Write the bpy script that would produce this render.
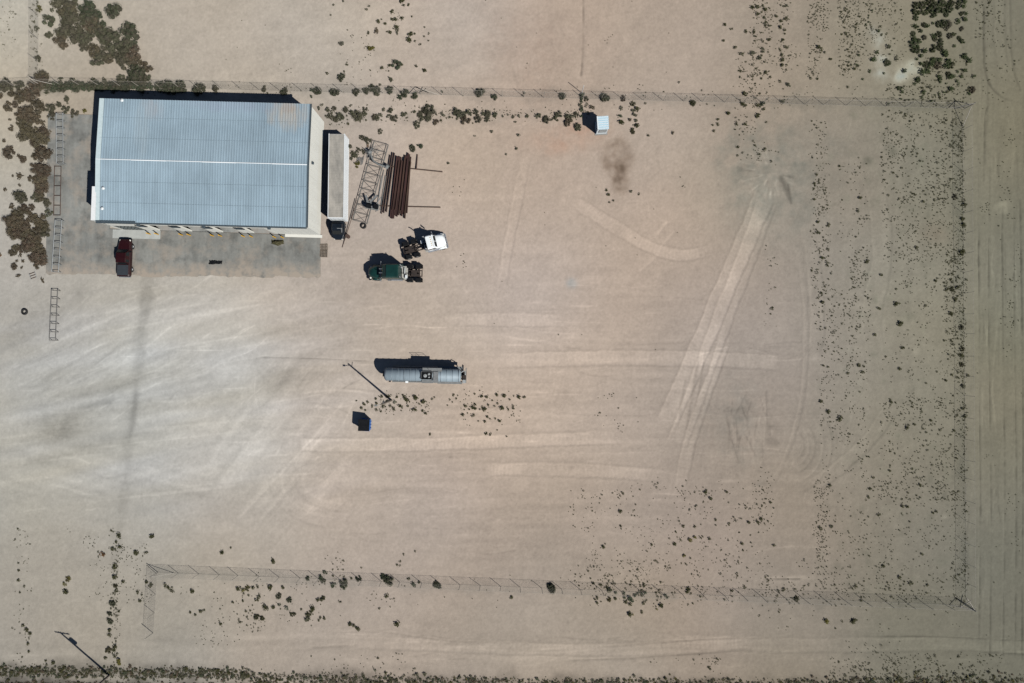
import bpy, bmesh, math, random
import numpy as np
from mathutils import Vector, Matrix

for o in list(bpy.data.objects):
    bpy.data.objects.remove(o, do_unlink=True)
S = bpy.context.scene
R = math.radians

# ---------------------------------------------------------------- camera, sky, sun, exposure
CAM_H = 97.0
TILT = R(1.0)
LENS = 22.0
cam = bpy.data.cameras.new('camera')
cam.lens = LENS; cam.sensor_width = 36.0; cam.sensor_fit = 'HORIZONTAL'
cam.clip_start = 0.5; cam.clip_end = 6000
camo = bpy.data.objects.new('camera', cam)
camo.location = (0, 0, CAM_H); camo.rotation_euler = (TILT, 0, 0)
S.collection.objects.link(camo); S.camera = camo

SUN_EL = R(45.0)
SHX, SHY = -0.781, 0.625                      # the way shadows fall on the ground
w = bpy.data.worlds.new('World'); S.world = w; w.use_nodes = True
nt = w.node_tree
sky = nt.nodes.new('ShaderNodeTexSky'); sky.sky_type = 'NISHITA'; sky.sun_disc = False
sky.sun_elevation = SUN_EL; sky.sun_rotation = math.atan2(-SHX, -SHY)
sky.altitude = 1200; sky.air_density = 0.7; sky.dust_density = 0.3
bg = nt.nodes['Background']; bg.inputs['Strength'].default_value = 0.05
nt.links.new(sky.outputs[0], bg.inputs['Color'])
sun = bpy.data.lights.new('sun', 'SUN'); sun.energy = 5.0; sun.angle = R(0.5); sun.color = (1.0, 0.965, 0.91)
suno = bpy.data.objects.new('sun', sun)
suno.rotation_euler = Vector((SHX*math.cos(SUN_EL), SHY*math.cos(SUN_EL), -math.sin(SUN_EL))).to_track_quat('-Z', 'Y').to_euler()
suno.location = (40, -40, 80)
S.collection.objects.link(suno)
S.view_settings.view_transform = 'Standard'; S.view_settings.look = 'None'
S.view_settings.exposure = 0.0; S.view_settings.gamma = 1.0; S.view_settings.use_curve_mapping = False
S.render.engine = 'CYCLES'
S.cycles.max_bounces = 6; S.cycles.diffuse_bounces = 0; S.cycles.transparent_max_bounces = 16

# ---------------------------------------------------------------- surveying: photo point -> place on the ground (metres)
F = LENS/36.0*1024
CT, ST = math.cos(TILT), math.sin(TILT)
def g(px, py, z=0.0):
    dx, dy, dz = (px-512)/F, -(py-341.5)/F, -1.0
    dy, dz = dy*CT - dz*ST, dy*ST + dz*CT
    t = (z-CAM_H)/dz
    return Vector((dx*t, dy*t, z))
MPP = 36.0/LENS*CAM_H/1024                   # metres per photo pixel on the ground

# ---------------------------------------------------------------- helpers
C = S.collection
rnd = random.Random(7)
def tag(o, label=None, cat=None, group=None, kind=None):
    if label: o['label'] = label
    if cat: o['category'] = cat
    if group: o['group'] = group
    if kind: o['kind'] = kind
    return o
def thing(name, label, cat, loc, rz=0, group=None):
    o = bpy.data.objects.new(name, None); C.objects.link(o)
    o.location = loc; o.rotation_euler = (0, 0, rz); o.empty_display_size = 0.3
    return tag(o, label, cat, group)
def link(name, me, parent=None, loc=None, rot=None):
    o = bpy.data.objects.new(name, me); C.objects.link(o)
    if parent: o.parent = parent
    if loc is not None: o.location = loc
    if rot is not None: o.rotation_euler = rot
    return o

class MB:
    def __init__(s): s.v = []; s.f = []; s.smooth = []
    def add(s, vs, fs, smooth=False):
        b = len(s.v); s.v += [tuple(p) for p in vs]
        s.f += [tuple(i+b for i in f) for f in fs]; s.smooth += [smooth]*len(fs); return s
    def box(s, x0, x1, y0, y1, z0, z1, rz=0, about=None, ch=0.0):
        if ch > 0:                            # chamfered box
            vs = []; 
            for (sx, sy, sz) in [(a,b,c) for a in (0,1) for b in (0,1) for c in (0,1)]:
                X, Y, Z = (x0,x1)[sx], (y0,y1)[sy], (z0,z1)[sz]
                ix, iy, iz = (ch,-ch)[sx], (ch,-ch)[sy], (ch,-ch)[sz]
                vs += [(X, Y+iy, Z+iz), (X+ix, Y, Z+iz), (X+ix, Y+iy, Z)]
            bm = bmesh.new(); vv = [bm.verts.new(p) for p in vs]
            r = bmesh.ops.convex_hull(bm, input=vv)
            bmesh.ops.dissolve_limit(bm, angle_limit=0.02, verts=bm.verts, edges=bm.edges)
            bm.verts.index_update()
            vs = [p.co.copy() for p in bm.verts]; fs = [[q.index for q in f.verts] for f in bm.faces]; bm.free()
        else:
            vs = [(x0,y0,z0),(x1,y0,z0),(x1,y1,z0),(x0,y1,z0),(x0,y0,z1),(x1,y0,z1),(x1,y1,z1),(x0,y1,z1)]
            fs = [(0,3,2,1),(4,5,6,7),(0,1,5,4),(1,2,6,5),(2,3,7,6),(3,0,4,7)]
        if rz:
            cx, cy = about or ((x0+x1)/2, (y0+y1)/2); c, n = math.cos(rz), math.sin(rz)
            vs = [(cx+(p[0]-cx)*c-(p[1]-cy)*n, cy+(p[0]-cx)*n+(p[1]-cy)*c, p[2]) for p in vs]
        return s.add(vs, fs)
    def cyl(s, p0, p1, r0, r1=None, n=10, caps=True):
        r1 = r0 if r1 is None else r1
        p0, p1 = Vector(p0), Vector(p1); d = (p1-p0).normalized()
        a = d.orthogonal().normalized(); b = d.cross(a)
        vs = []
        for p, r in ((p0, r0), (p1, r1)):
            for i in range(n):
                t = 2*math.pi*i/n; vs.append(p + a*(r*math.cos(t)) + b*(r*math.sin(t)))
        s.add(vs, [(i, (i+1)%n, n+(i+1)%n, n+i) for i in range(n)], True)
        if caps: s.add(vs[:n], [tuple(range(n-1, -1, -1))]); s.add(vs[n:], [tuple(range(n))])
        return s
    def lathe(s, prof, o, axis, n=20):        # prof: (r, t along the axis)
        o = Vector(o); d = Vector(axis).normalized(); a = d.orthogonal().normalized(); b = d.cross(a)
        vs = []
        for r, t in prof:
            for i in range(n):
                q = 2*math.pi*i/n; vs.append(o + d*t + a*(r*math.cos(q)) + b*(r*math.sin(q)))
        m = len(prof); fs = []
        for j in range(m-1):
            for i in range(n): fs.append((j*n+i, j*n+(i+1)%n, (j+1)*n+(i+1)%n, (j+1)*n+i))
        return s.add(vs, fs, True)
    def loft(s, secs, smooth=False, caps=True):
        n = len(secs[0]); vs = [p for q in secs for p in q]; fs = []
        for j in range(len(secs)-1):
            for i in range(n): fs.append((j*n+i, j*n+(i+1)%n, (j+1)*n+(i+1)%n, (j+1)*n+i))
        s.add(vs, fs, smooth)
        if caps: s.add(secs[0], [tuple(range(n-1,-1,-1))]); s.add(secs[-1], [tuple(range(n))])
        return s
    def mesh(s, name, mats):
        me = bpy.data.meshes.new(name); me.from_pydata(s.v, [], s.f)
        for m in (mats if isinstance(mats, (list, tuple)) else [mats]): me.materials.append(m)
        me.polygons.foreach_set('use_smooth', s.smooth)
        bm = bmesh.new(); bm.from_mesh(me); bmesh.ops.recalc_face_normals(bm, faces=bm.faces); bm.to_mesh(me); bm.free()
        me.update(); return me
    def build(s, name, mats, parent=None, loc=None, rot=None, bevel=0):
        o = link(name, s.mesh(name, mats), parent, loc, rot)
        if bevel:
            m = o.modifiers.new('bevel', 'BEVEL'); m.width = bevel; m.segments = 2; m.limit_method = 'ANGLE'
        return o

# ---------------------------------------------------------------- materials
M = {}
def mat(name, col, rough=0.7, metal=0.0, var=0.15, scale=3.0, bump=0.0, bscale=40, col2=None, spec=None, obvar=0.0, stretch=None):
    m = bpy.data.materials.new(name); m.use_nodes = True; N = m.node_tree.nodes; L = m.node_tree.links
    p = N['Principled BSDF']; p.inputs['Roughness'].default_value = rough; p.inputs['Metallic'].default_value = metal
    if spec is not None: p.inputs['Specular IOR Level'].default_value = spec
    tc = N.new('ShaderNodeTexCoord'); no = N.new('ShaderNodeTexNoise'); no.inputs['Scale'].default_value = scale
    no.inputs['Detail'].default_value = 6; no.inputs['Roughness'].default_value = 0.65
    src = tc.outputs['Object']
    if stretch:
        mp = N.new('ShaderNodeMapping'); mp.inputs['Scale'].default_value = stretch; L.new(src, mp.inputs[0]); src = mp.outputs[0]
    L.new(src, no.inputs['Vector'])
    mr = N.new('ShaderNodeMapRange'); mr.inputs['From Min'].default_value = 0.3; mr.inputs['From Max'].default_value = 0.7
    L.new(no.outputs['Fac'], mr.inputs['Value'])
    mx = N.new('ShaderNodeMix'); mx.data_type = 'RGBA'; L.new(mr.outputs[0], mx.inputs['Factor'])
    c2 = col2 or tuple(min(1, c*(1+var)) for c in col); c1 = col if col2 else tuple(c*(1-var) for c in col)
    mx.inputs[6].default_value = (*c1, 1); mx.inputs[7].default_value = (*c2, 1)
    out = mx.outputs[2]
    if obvar:
        oi = N.new('ShaderNodeObjectInfo'); hs = N.new('ShaderNodeHueSaturation')
        m1 = N.new('ShaderNodeMapRange'); m1.inputs['To Min'].default_value = 1-obvar; m1.inputs['To Max'].default_value = 1+obvar
        L.new(oi.outputs['Random'], m1.inputs['Value']); L.new(m1.outputs[0], hs.inputs['Value'])
        m2 = N.new('ShaderNodeMath'); m2.operation = 'MULTIPLY'; m2.inputs[1].default_value = 7.31; L.new(oi.outputs['Random'], m2.inputs[0])
        m3 = N.new('ShaderNodeMath'); m3.operation = 'FRACT'; L.new(m2.outputs[0], m3.inputs[0])
        m4 = N.new('ShaderNodeMapRange'); m4.inputs['To Min'].default_value = 0.475; m4.inputs['To Max'].default_value = 0.525
        L.new(m3.outputs[0], m4.inputs['Value']); L.new(m4.outputs[0], hs.inputs['Hue'])
        L.new(out, hs.inputs['Color']); out = hs.outputs[0]
    L.new(out, p.inputs['Base Color'])
    if bump:
        n2 = N.new('ShaderNodeTexNoise'); n2.inputs['Scale'].default_value = bscale; n2.inputs['Detail'].default_value = 4
        L.new(tc.outputs['Object'], n2.inputs['Vector'])
        bp = N.new('ShaderNodeBump'); bp.inputs['Strength'].default_value = bump; bp.inputs['Distance'].default_value = 0.02
        L.new(n2.outputs['Fac'], bp.inputs['Height']); L.new(bp.outputs[0], p.inputs['Normal'])
    M[name] = m; return m

mat('wall_cream', (.74,.74,.68), .6, var=.05, scale=.6, stretch=(1,1,.15))
mat('trim_white', (.74,.76,.76), .5, var=.06)
mat('trim_pale', (.50,.60,.62), .45, var=.08)
mat('trim_dark', (.05,.07,.085), .5, var=.2)
mat('glass_dark', (.008,.012,.014), .2, var=.2)
mat('door_dark', (.03,.035,.035), 1.0, var=.2, spec=0.0)
mat('mullion', (.22,.25,.25), .5)
mat('interior', (.30,.30,.28), .8)
mat('steel_white', (.62,.66,.68), .45, var=.08, col2=None)
mat('container_white', (.82,.86,.88), .4, var=.04, scale=1.5)
mat('black_plastic', (.009,.010,.012), .9, var=.3, spec=.1)
mat('rubber', (.014,.014,.014), .85, var=.3, scale=12)
mat('rim', (.32,.33,.34), .4, metal=.6)
mat('rust_pipe', (.028,.013,.010), .9, var=.4, scale=2, col2=(.050,.023,.016), stretch=(1,.3,1), obvar=.25)
mat('rust_dark', (.05,.035,.028), .8, var=.35, col2=(.10,.06,.045))
mat('galv', (.38,.40,.40), .5, metal=.3, var=.15)
mat('galv_grey', (.22,.23,.23), .5, metal=.3, var=.2)
mat('truss_steel', (.15,.145,.135), .65, var=.35, scale=5)
mat('chassis', (.014,.012,.011), .85, var=.4, scale=6, col2=(.04,.027,.022))
mat('green_paint', (.007,.036,.032), .35, var=.25, scale=1.2)
mat('white_paint', (.80,.84,.85), .35, var=.05)
mat('maroon_paint', (.020,.0026,.0035), .4, var=.2)
mat('navy_paint', (.006,.010,.016), .35, var=.3)
mat('blue_bin', (.032,.16,.50), .5, var=.15)
mat('chrome', (.62,.63,.64), .25, metal=.8, var=.1)
mat('deck_grey', (.38,.38,.35), .6, var=.35, scale=5)
mat('light_clear', (.75,.75,.7), .2)
mat('tank_alu', (.25,.31,.35), .6, metal=.1, var=.14, scale=1.0, stretch=(3,.4,.4))
mat('tank_band', (.15,.18,.21), .5, metal=.3)
mat('yellow_paint', (.62,.36,.03), .55, var=.2)
mat('wood_grey', (.15,.125,.10), .85, var=.3, scale=4, stretch=(4,4,.4))
mat('wood_pallet', (.16,.13,.10), .85, var=.3, scale=4)
mat('tarp_olive', (.055,.05,.02), .8, var=.5, scale=4)
mat('shed_white', (.72,.79,.82), .45, var=.05)
mat('shed_roof', (.42,.60,.70), .4, var=.1)
mat('debris_grey', (.16,.17,.17), .7, var=.4)
mat('post_steel', (.40,.37,.32), .6, var=.3)
mat('tonneau', (.030,.036,.044), .6, var=.2)
mat('porcelain', (.05,.03,.02), .3)

# ---------------------------------------------------------------- ground: one sheet, finely divided where it is seen
def make_ground():
    rs = np.random.RandomState(3)
    step = 0.16
    xs0 = np.arange(-84, 84.01, step); ys0 = np.arange(-56, 59.01, step)
    out = np.array([.5, 2, 6, 15, 40, 100, 250, 600, 1500])
    xs = np.concatenate([xs0[0]-out[::-1], xs0, xs0[-1]+out]); ys = np.concatenate([ys0[0]-out[::-1], ys0, ys0[-1]+out])
    k = len(out)
    X, Y = np.meshgrid(xs, ys)
    ny, nx = X.shape; cy, cx = len(ys0), len(xs0)
    kx = np.fft.fftfreq(cx, step)[None, :]*2*np.pi; ky = np.fft.fftfreq(cy, step)[:, None]*2*np.pi
    def noise(la, lb=None, ang=0.0, lo=0.0):       # gaussian noise, correlation la along ang, lb across
        lb = la if lb is None else lb
        a = np.radians(ang); u = kx*np.cos(a)+ky*np.sin(a); v = -kx*np.sin(a)+ky*np.cos(a)
        fl = np.exp(-(u*u*la*la+v*v*lb*lb)/2)
        if lo: fl = fl*(1-np.exp(-(kx*kx+ky*ky)*lo*lo/2))
        n = np.real(np.fft.ifft2(np.fft.fft2(rs.randn(cy, cx))*fl)); n /= n.std()
        return np.pad(n, k, mode='edge')
    # --- ground tone, from spots surveyed across the yard, darker towards the right and bottom
    spots = SPOTS
    num = np.zeros((ny, nx, 3)); den = np.zeros((ny, nx))
    for px, py, r_, g_, b_ in spots:
        p = g(px, py); d2 = (X-p.x)**2+(Y-p.y)**2
        wgt = 1/(d2+9.0**2)**2.0
        num += wgt[..., None]*np.array([(r_/255.)**2.2, (g_/255.)**2.2, (b_/255.)**2.2]); den += wgt
    col = num/den[..., None]*SOIL_GAIN
    hgt = np.zeros((ny, nx))
    lum = np.ones((ny, nx))
    def P(pts): return [g(a, b) for a, b in pts]
    def win(x0, x1, y0, y1):
        i0, i1 = np.searchsorted(xs, [x0, x1]); j0, j1 = np.searchsorted(ys, [y0, y1])
        return (slice(max(j0-1, 0), j1+1), slice(max(i0-1, 0), i1+1))
    def dist(pts, pad):                            # distance to a polyline within a window, and the way along it (0..1)
        pts = P(pts); w_ = win(min(p.x for p in pts)-pad, max(p.x for p in pts)+pad, min(p.y for p in pts)-pad, max(p.y for p in pts)+pad)
        Xw, Yw = X[w_], Y[w_]
        best = np.full(Xw.shape, 1e9); tt = np.zeros(Xw.shape)
        seg = [(pts[i+1]-pts[i]).length for i in range(len(pts)-1)]; tot = sum(seg); acc = 0
        for i in range(len(pts)-1):
            a, b = pts[i], pts[i+1]; dx, dy = b.x-a.x, b.y-a.y; L2 = dx*dx+dy*dy
            t = np.clip(((Xw-a.x)*dx+(Yw-a.y)*dy)/L2, 0, 1)
            d = np.hypot(Xw-a.x-t*dx, Yw-a.y-t*dy); m = d < best
            best = np.where(m, d, best); tt = np.where(m, (acc+t*seg[i])/tot, tt)
            acc += seg[i]
        return best, tt, w_
    def ss(a, b, x): 
        t = np.clip((x-a)/(b-a), 0, 1); return t*t*(3-2*t)
    def smooth_path(pts, n=6):
        out = []
        for i in range(len(pts)-1):
            p0 = pts[max(i-1, 0)]; p1 = pts[i]; p2 = pts[i+1]; p3 = pts[min(i+2, len(pts)-1)]
            for j in range(n):
                t = j/n
                out.append(tuple(.5*(2*p1[c]+(p2[c]-p0[c])*t+(2*p0[c]-5*p1[c]+4*p2[c]-p3[c])*t*t+(3*p1[c]-p0[c]-3*p2[c]+p3[c])*t**3) for c in (0, 1)))
        return out+[pts[-1]]
    N1, N2, N4, N05 = noise(1.2), noise(3.5), noise(9), noise(.3)
    FN = .6*noise(.25)+.6*noise(.6); N1 = .8*N1+.5*noise(.5); N2 = .85*N2+.3*noise(1.5)
    def band(pts, wpx, gain, edge=-.05, fade=(0.0, 0.0), h=-.03, soft=.25, rough=.35, smooth=True):
        pts = smooth_path(pts) if smooth and len(pts) > 2 else pts
        w2 = wpx*MPP/2; d, t, q = dist(pts, w2+1.5); L_ = sum((g(*pts[i+1])-g(*pts[i])).length for i in range(len(pts)-1))
        f = np.ones_like(t)*GAIN
        if fade[0]: f *= ss(0, fade[0], t)
        if fade[1]: f *= 1-ss(1-fade[1], 1, t)
        dd = d+N05[q]*.04+N1[q]*.05
        core = 1-ss(w2-soft, w2+soft*.3, dd)
        core_n = core*np.clip(1+rough*N1[q]*.5+rough*N2[q]*.5, 0, 2)
        rim = np.exp(-((dd-w2-.10)/.14)**2)
        lum[q] *= 1+f*(gain*core_n*(1+.22*np.sin(t*L_*2*math.pi/.62+2*N1[q]))+edge*rim)
        hgt[q] += f*(h*.6*core+.010*rim)
    def line(pts, wpx, gain, fade=(0, 0), h=-.03, brk=0.0):
        pts = smooth_path(pts) if len(pts) > 2 else pts
        w2 = wpx*MPP/2; d, t, q = dist(pts, w2*3+.3)
        f = np.exp(-((d+N05[q]*.03)/w2)**2)
        if fade[0]: f = f*ss(0, fade[0], t)
        if fade[1]: f = f*(1-ss(1-fade[1], 1, t))
        if brk: f = f*np.clip(1-brk+brk*(N1[q]*.8+.8), 0, 1.4)
        lum[q] *= 1+gain*GAIN*f; hgt[q] += h*f
    def blob(px, py, rx, ry, gain, tint=(1, 1, 1), rough=.5, ang=0.0, sharp=1.0):
        p = g(px, py); a = R(ang); e = max(rx, ry)*MPP*3.2
        q = win(p.x-e, p.x+e, p.y-e, p.y+e); Xw, Yw = X[q]-p.x, Y[q]-p.y
        ux = Xw*math.cos(a)+Yw*math.sin(a); uy = -Xw*math.sin(a)+Yw*math.cos(a)
        d = np.sqrt((ux/(rx*MPP))**2+(uy/(ry*MPP))**2)+rough*(.22*N1[q]+.25*N2[q])
        f = np.exp(-np.clip(d, 0, 9)**2*sharp)*np.clip(1+.5*rough*FN[q], 0, 2.2)
        lum[q] *= 1+gain*f
        if tint != (1, 1, 1):
            for c in range(3): col[q][..., c] *= 1+(tint[c]-1)*f
    GAIN = 1.75
    def region(px, py, rx, ry, soft=.35):          # weight of a patch, 1 inside
        p = g(px, py); d = np.sqrt(((X-p.x)/(rx*MPP))**2+((Y-p.y)/(ry*MPP))**2)+.12*N2
        return 1-ss(1-soft, 1+soft, d)
    # --- general mottling
    lum *= 1+.022*N4+.016*N2+.010*N1+.034*noise(.12)+.010*noise(.4)
    worn = noise(14); lum *= 1+.015*np.clip(worn, -1, 1.5)*noise(1.6, .3, 3)
    pink = noise(6); col[..., 0] *= 1+.012*pink; col[..., 2] *= 1-.02*pink
    # --- streaks left by wheels and blades
    hs = noise(7, .3, 1.5)*.6+noise(3, .22, -1)*.5
    yard = region(540, 430, 300, 140); road_s = region(500, 648, 560, 24, .5)
    lum *= 1+(.030*yard+.034*road_s)*hs+.05*np.clip(hs-1.3, 0, 1.5)*np.clip(yard+road_s, 0, 1)
    vs = noise(9, .3, 90)*.7+noise(4, .25, 88)*.4
    lum *= 1+.030*region(1000, 340, 44, 420, .3)*vs+.02*region(880, 330, 80, 260, .5)*vs
    f1 = noise(6, .28, 28)*.7+noise(3, .25, 35)*.5; f2 = noise(6, .28, 14); f3 = noise(7, .3, -14); f4 = noise(6, .3, 52)
    lum *= 1+.045*region(75, 350, 110, 60)*f1+.04*region(120, 430, 170, 70)*f2+.04*region(90, 480, 160, 40)*f3+.04*region(270, 450, 70, 90)*f4
    lum *= 1+.03*region(250, 330, 120, 50)*noise(3, .3, 20)
    # whitish worn dust in front of the workshop
    lum *= 1+.04*region(330, 340, 300, 200, .5)*np.clip(noise(4, .35, 1)-.8, 0, 2)
    dust = region(160, 400, 200, 120, .6)*np.clip(.8+.18*N2+.22*noise(5, .8, 10), 0.2, 1.4)
    for c, tgt in enumerate((.960, .990, 1.065)): col[..., c] *= 1+(tgt-1)*dust
    lum *= 1+.15*dust
    chalk = np.clip(noise(5, .14, 24)-.9, 0, 2)*region(90, 340, 130, 60, .5)+np.clip(noise(6, .14, 6)-.9, 0, 2)*region(130, 450, 200, 70, .5)+np.clip(noise(4, .14, 48)-.9, 0, 2)*region(275, 440, 80, 90, .5)+np.clip(noise(4, .14, 10)-1.0, 0, 2)*region(230, 330, 130, 60, .5)
    lum *= 1+.075*np.clip(chalk, 0, 1.6)
    dash = np.clip(noise(1.6, .12, 0)-2.0, 0, 1.5)*np.clip(yard+region(200, 400, 260, 120), 0, 1); lum *= 1+.16*dash
    # dark damp trail south of the pad
    for pts, wd, gn in (([(149, 277), (143, 320), (138, 360), (133, 410), (128, 450)], 13, -.15), ([(136, 395), (128, 450), (122, 520), (116, 560), (112, 610)], 7, -.12),
                        ([(147, 290), (141, 330), (137, 380)], 6, -.10), ([(138, 380), (131, 440)], 4, -.10), ([(133, 385), (127, 440)], 3, .08)):
        d, t, q = dist(pts, 5); f = np.exp(-(np.maximum(d+.25*N1[q]+.2*N2[q], 0)/(wd*MPP/2))**2)*(1-ss(.8, 1, t))
        lum[q] *= 1+gn*f
    for a in ((58, 425, 26, 14, -.15), (105, 400, 26, 20, -.15), (180, 388, 34, 22, -.12), (285, 375, 26, 20, -.15), (257, 361, 9, 6, -.20), (80, 292, 12, 9, -.14),
              (62, 430, 9, 6, -.10), (115, 405, 12, 12, -.07), (205, 375, 22, 14, -.05), (240, 415, 30, 16, -.04)): blob(*a)
    for a in ((150, 345, 60, 26, .06), (250, 440, 60, 22, .06), (60, 370, 60, 24, .05), (210, 470, 80, 20, .05), (310, 435, 40, 20, .05), (300, 300, 60, 14, .04)): blob(*a)
    # --- packed wheel and blade tracks, and a thin dark line
    band([(300, 445), (400, 445), (500, 442), (600, 438), (628, 436)], 13, .085, fade=(.02, .12))
    band([(480, 470), (560, 470), (640, 474), (668, 478)], 13, .07, fade=(.1, .2), edge=-.035)
    band([(468, 362), (560, 359), (640, 358), (720, 360), (782, 363)], 15, .05, fade=(.25, .03))
    band([(440, 320), (520, 320), (565, 321)], 13, .05, fade=(.3, .15), edge=-.02)
    band([(766, 193), (745, 243), (722, 296), (702, 343), (685, 383), (667, 424)], 21, .080, fade=(.05, .03), edge=-.05)
    band([(769, 196), (754, 238), (735, 288), (716, 338), (695, 396), (676, 447)], 20, .055, fade=(.08, .03), edge=-.04)
    band([(728, 330), (715, 370), (700, 410), (688, 450), (676, 508)], 12, .09, fade=(.15, .3))
    band([(576, 203), (600, 218), (625, 233), (650, 247), (676, 255), (700, 253), (720, 246)], 12, .06, fade=(.03, .2))
    band([(500, 300), (508, 250), (522, 180), (530, 140)], 10, .03, fade=(.3, .4), edge=-.008)
    band([(900, 395), (870, 440), (830, 475), (795, 497)], 14, .02, fade=(.3, .3), edge=-.015)
    band([(798, 205), (812, 250), (818, 320), (812, 370)], 14, .022, fade=(.3, .3), edge=-.015)
    band([(782, 215), (800, 260), (806, 320), (802, 400), (780, 470), (745, 520)], 5, .018, fade=(.3, .4), edge=-.02)
    band([(860, 150), (878, 200), (882, 260), (872, 320), (880, 380)], 20, .03, fade=(.35, .35), edge=-.008)
    for i, rr in enumerate((14, 19, 25, 33, 42)):
        pts = [(790+rr*math.cos(a), 445+rr*1.15*math.sin(a)) for a in np.linspace(-1.6+.2*i, 1.5, 12)]
        line(pts, 2.2, (-.05, .045)[i % 2], fade=(.2, .2))
    for i, rr in enumerate((30, 38, 48, 60)):
        pts = [(340+rr*1.2*math.cos(a), 480+rr*.8*math.sin(a)) for a in np.linspace(1.2+.1*i, 3.6, 12)]
        line(pts, 3, (.05, -.04)[i % 2], fade=(.3, .3))
    line([(255, 357), (320, 359), (382, 362)], 1.3, -.16, fade=(.1, .1))  # thin straight dark line across the sand
    line([(700, 345), (693, 390), (684, 440)], 3, -.10, fade=(.2, .2))
    line([(686, 375), (678, 420)], 3, -.09, fade=(.2, .2)); line([(706, 345), (697, 400), (685, 440)], 2.4, -.08, fade=(.1, .2))
    line([(657, 235), (668, 222)], 2.5, .07); line([(662, 246), (674, 232)], 2.5, .07); line([(640, 272), (655, 258)], 3, .05)
    # ruts of the dirt road on the right and the track along the south
    for x in (979, 990, 1003, 1015): line([(x, 655 if x > 980 else 638), (x+1+rs.rand(), 500), (x-rs.rand()*1.5, 300), (x-1+2*rs.rand(), 120)], 1.7+.5*math.sin(x), -.15, fade=(0, .25), brk=.6)
    line([(1022, 660), (1023, 400), (1020, 200)], 1.8, -.18, brk=.4)
    line([(984, 0), (984, 60), (990, 85), (1004, 98), (1024, 104)], 2.2, -.22, fade=(.1, .3))
    line([(990, 104), (985, 118), (985, 170)], 1.4, -.2, fade=(.1, .2))
    line([(850, 636), (940, 637), (1024, 641)], 1.6, -.18, fade=(.3, 0)); band([(1000, -5), (1001, 50), (1008, 80)], 10, .03, fade=(.1, .4), edge=-.03); line([(1010, 0), (1012, 60), (1020, 90)], 1.8, -.12); line([(980, 652), (1024, 654)], 1.4, -.12)
    line([(590, 648), (660, 643), (720, 639), (800, 638)], 1.8, -.10, fade=(.1, .2)); line([(560, 661), (650, 657), (745, 650)], 1.6, -.12, fade=(.1, .2))
    line([(310, 634), (380, 632), (450, 641), (560, 643)], 1.6, -.08, fade=(.2, .2)); line([(310, 648), (360, 645)], 1.6, -.09, fade=(.1, .2)); 
    band([(310, 640), (420, 645), (560, 650), (660, 649), (780, 642)], 12, .06, fade=(.2, .2), edge=-.03)
    band([(640, 640), (800, 646), (960, 644), (1030, 648)], 14, .05, fade=(.2, 0), edge=-.02)
    # line of an old trench running north behind the shed
    line([(583, -10), (583, 40), (581, 75)], 2.2, -.14, h=-.05, brk=.6); blob(583, 55, 5, 22, -.06)
    line([(512, 70), (518, 90)], 3, -.04)
    # dark soaked patch, disturbed heaps, caliche spills
    for a in ((619, 172, 9, 26, -.16), (617, 163, 13, 20, -.20), (608, 160, 9, 13, -.14), (629, 160, 7, 12, -.20), (620, 184, 9, 11, -.24), (615, 142, 9, 6, -.20), (612, 150, 8, 8, -.14)): blob(*a, tint=(1.0, .975, .95), sharp=1.7, rough=.9)
    blob(768, 175, 46, 40, -.10, tint=(.93, .985, 1.0), rough=.9); blob(800, 150, 30, 60, -.07, tint=(.97, .99, 1)); blob(780, 178, 16, 16, -.10, rough=1); blob(748, 170, 14, 8, -.08, rough=1); blob(770, 190, 24, 10, .07, rough=1)
    for a in np.linspace(0, 2*np.pi, 44)[:-1]:
        r0 = 6+14*rs.rand(); r1 = r0+6+26*rs.rand(); q = a+.35*rs.randn()
        line([(772+r0*math.cos(q), 172+r0*math.sin(q)), (772+r1*math.cos(q), 172+r1*.85*math.sin(q))], 1.0+1.4*rs.rand(), (.10, -.10, .08)[rs.randint(3)], fade=(.3, .6), h=-.012, brk=.8)
    line([(779, 174), (786, 190), (790, 204)], 6, -.17, fade=(.1, .2), h=-.01, brk=.6); line([(788, 185), (791, 203)], 3, -.17, h=-.01, brk=.6); blob(741, 168, 5, 5, -.10); blob(766, 172, 4, 4, -.12)
    blob(742, 420, 24, 46, -.07, tint=(.95, .985, 1.0), rough=.9); blob(771, 434, 7, 15, -.26, rough=1.2); blob(733, 433, 5, 18, -.20, ang=12, rough=1); blob(745, 412, 8, 8, -.14, rough=1); blob(748, 400, 6, 10, -.12, rough=1); blob(750, 435, 10, 18, .06, rough=1)
    for i in range(34):
        x = 725+rs.rand()*40; y = 390+rs.rand()*55
        line([(x, y), (x+rs.randn()*5, y+6+26*rs.rand())], 1.0+1.2*rs.rand(), (.06, -.13, -.07)[i % 3], fade=(.3, .3), h=-.008, brk=.6)
    line([(766, 388), (767, 430)], 2, -.10, fade=(.1, .2))
    for a in ((905, 72, 9, 8, .75), (900, 78, 5, 5, .5), (912, 66, 7, 6, .5), (878, 40, 12, 10, .28), (882, 60, 10, 12, .34), (878, 75, 6, 6, .3), (873, 30, 7, 6, .1)): blob(*a, tint=(.95, 1.0, 1.06), rough=1.0)
    for a in ((785, 578, 20, 2.2, .35), (785, 582, 12, 1.6, .3), (900, 527, 7, 4, .12), (945, 517, 3, 2, .28), (955, 347, 3, 2, .32), (915, 352, 4, 3, .22), (918, 577, 4, 3, .16),
              (920, 290, 2, 2, .2), (1003, 208, 5, 4, .28), (540, 615, 16, 12, .07), (815, 358, 6, 6, .12)): blob(*a, rough=.9)
    line([(762, 579), (800, 579)], 1.6, -.20, brk=.6)
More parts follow.
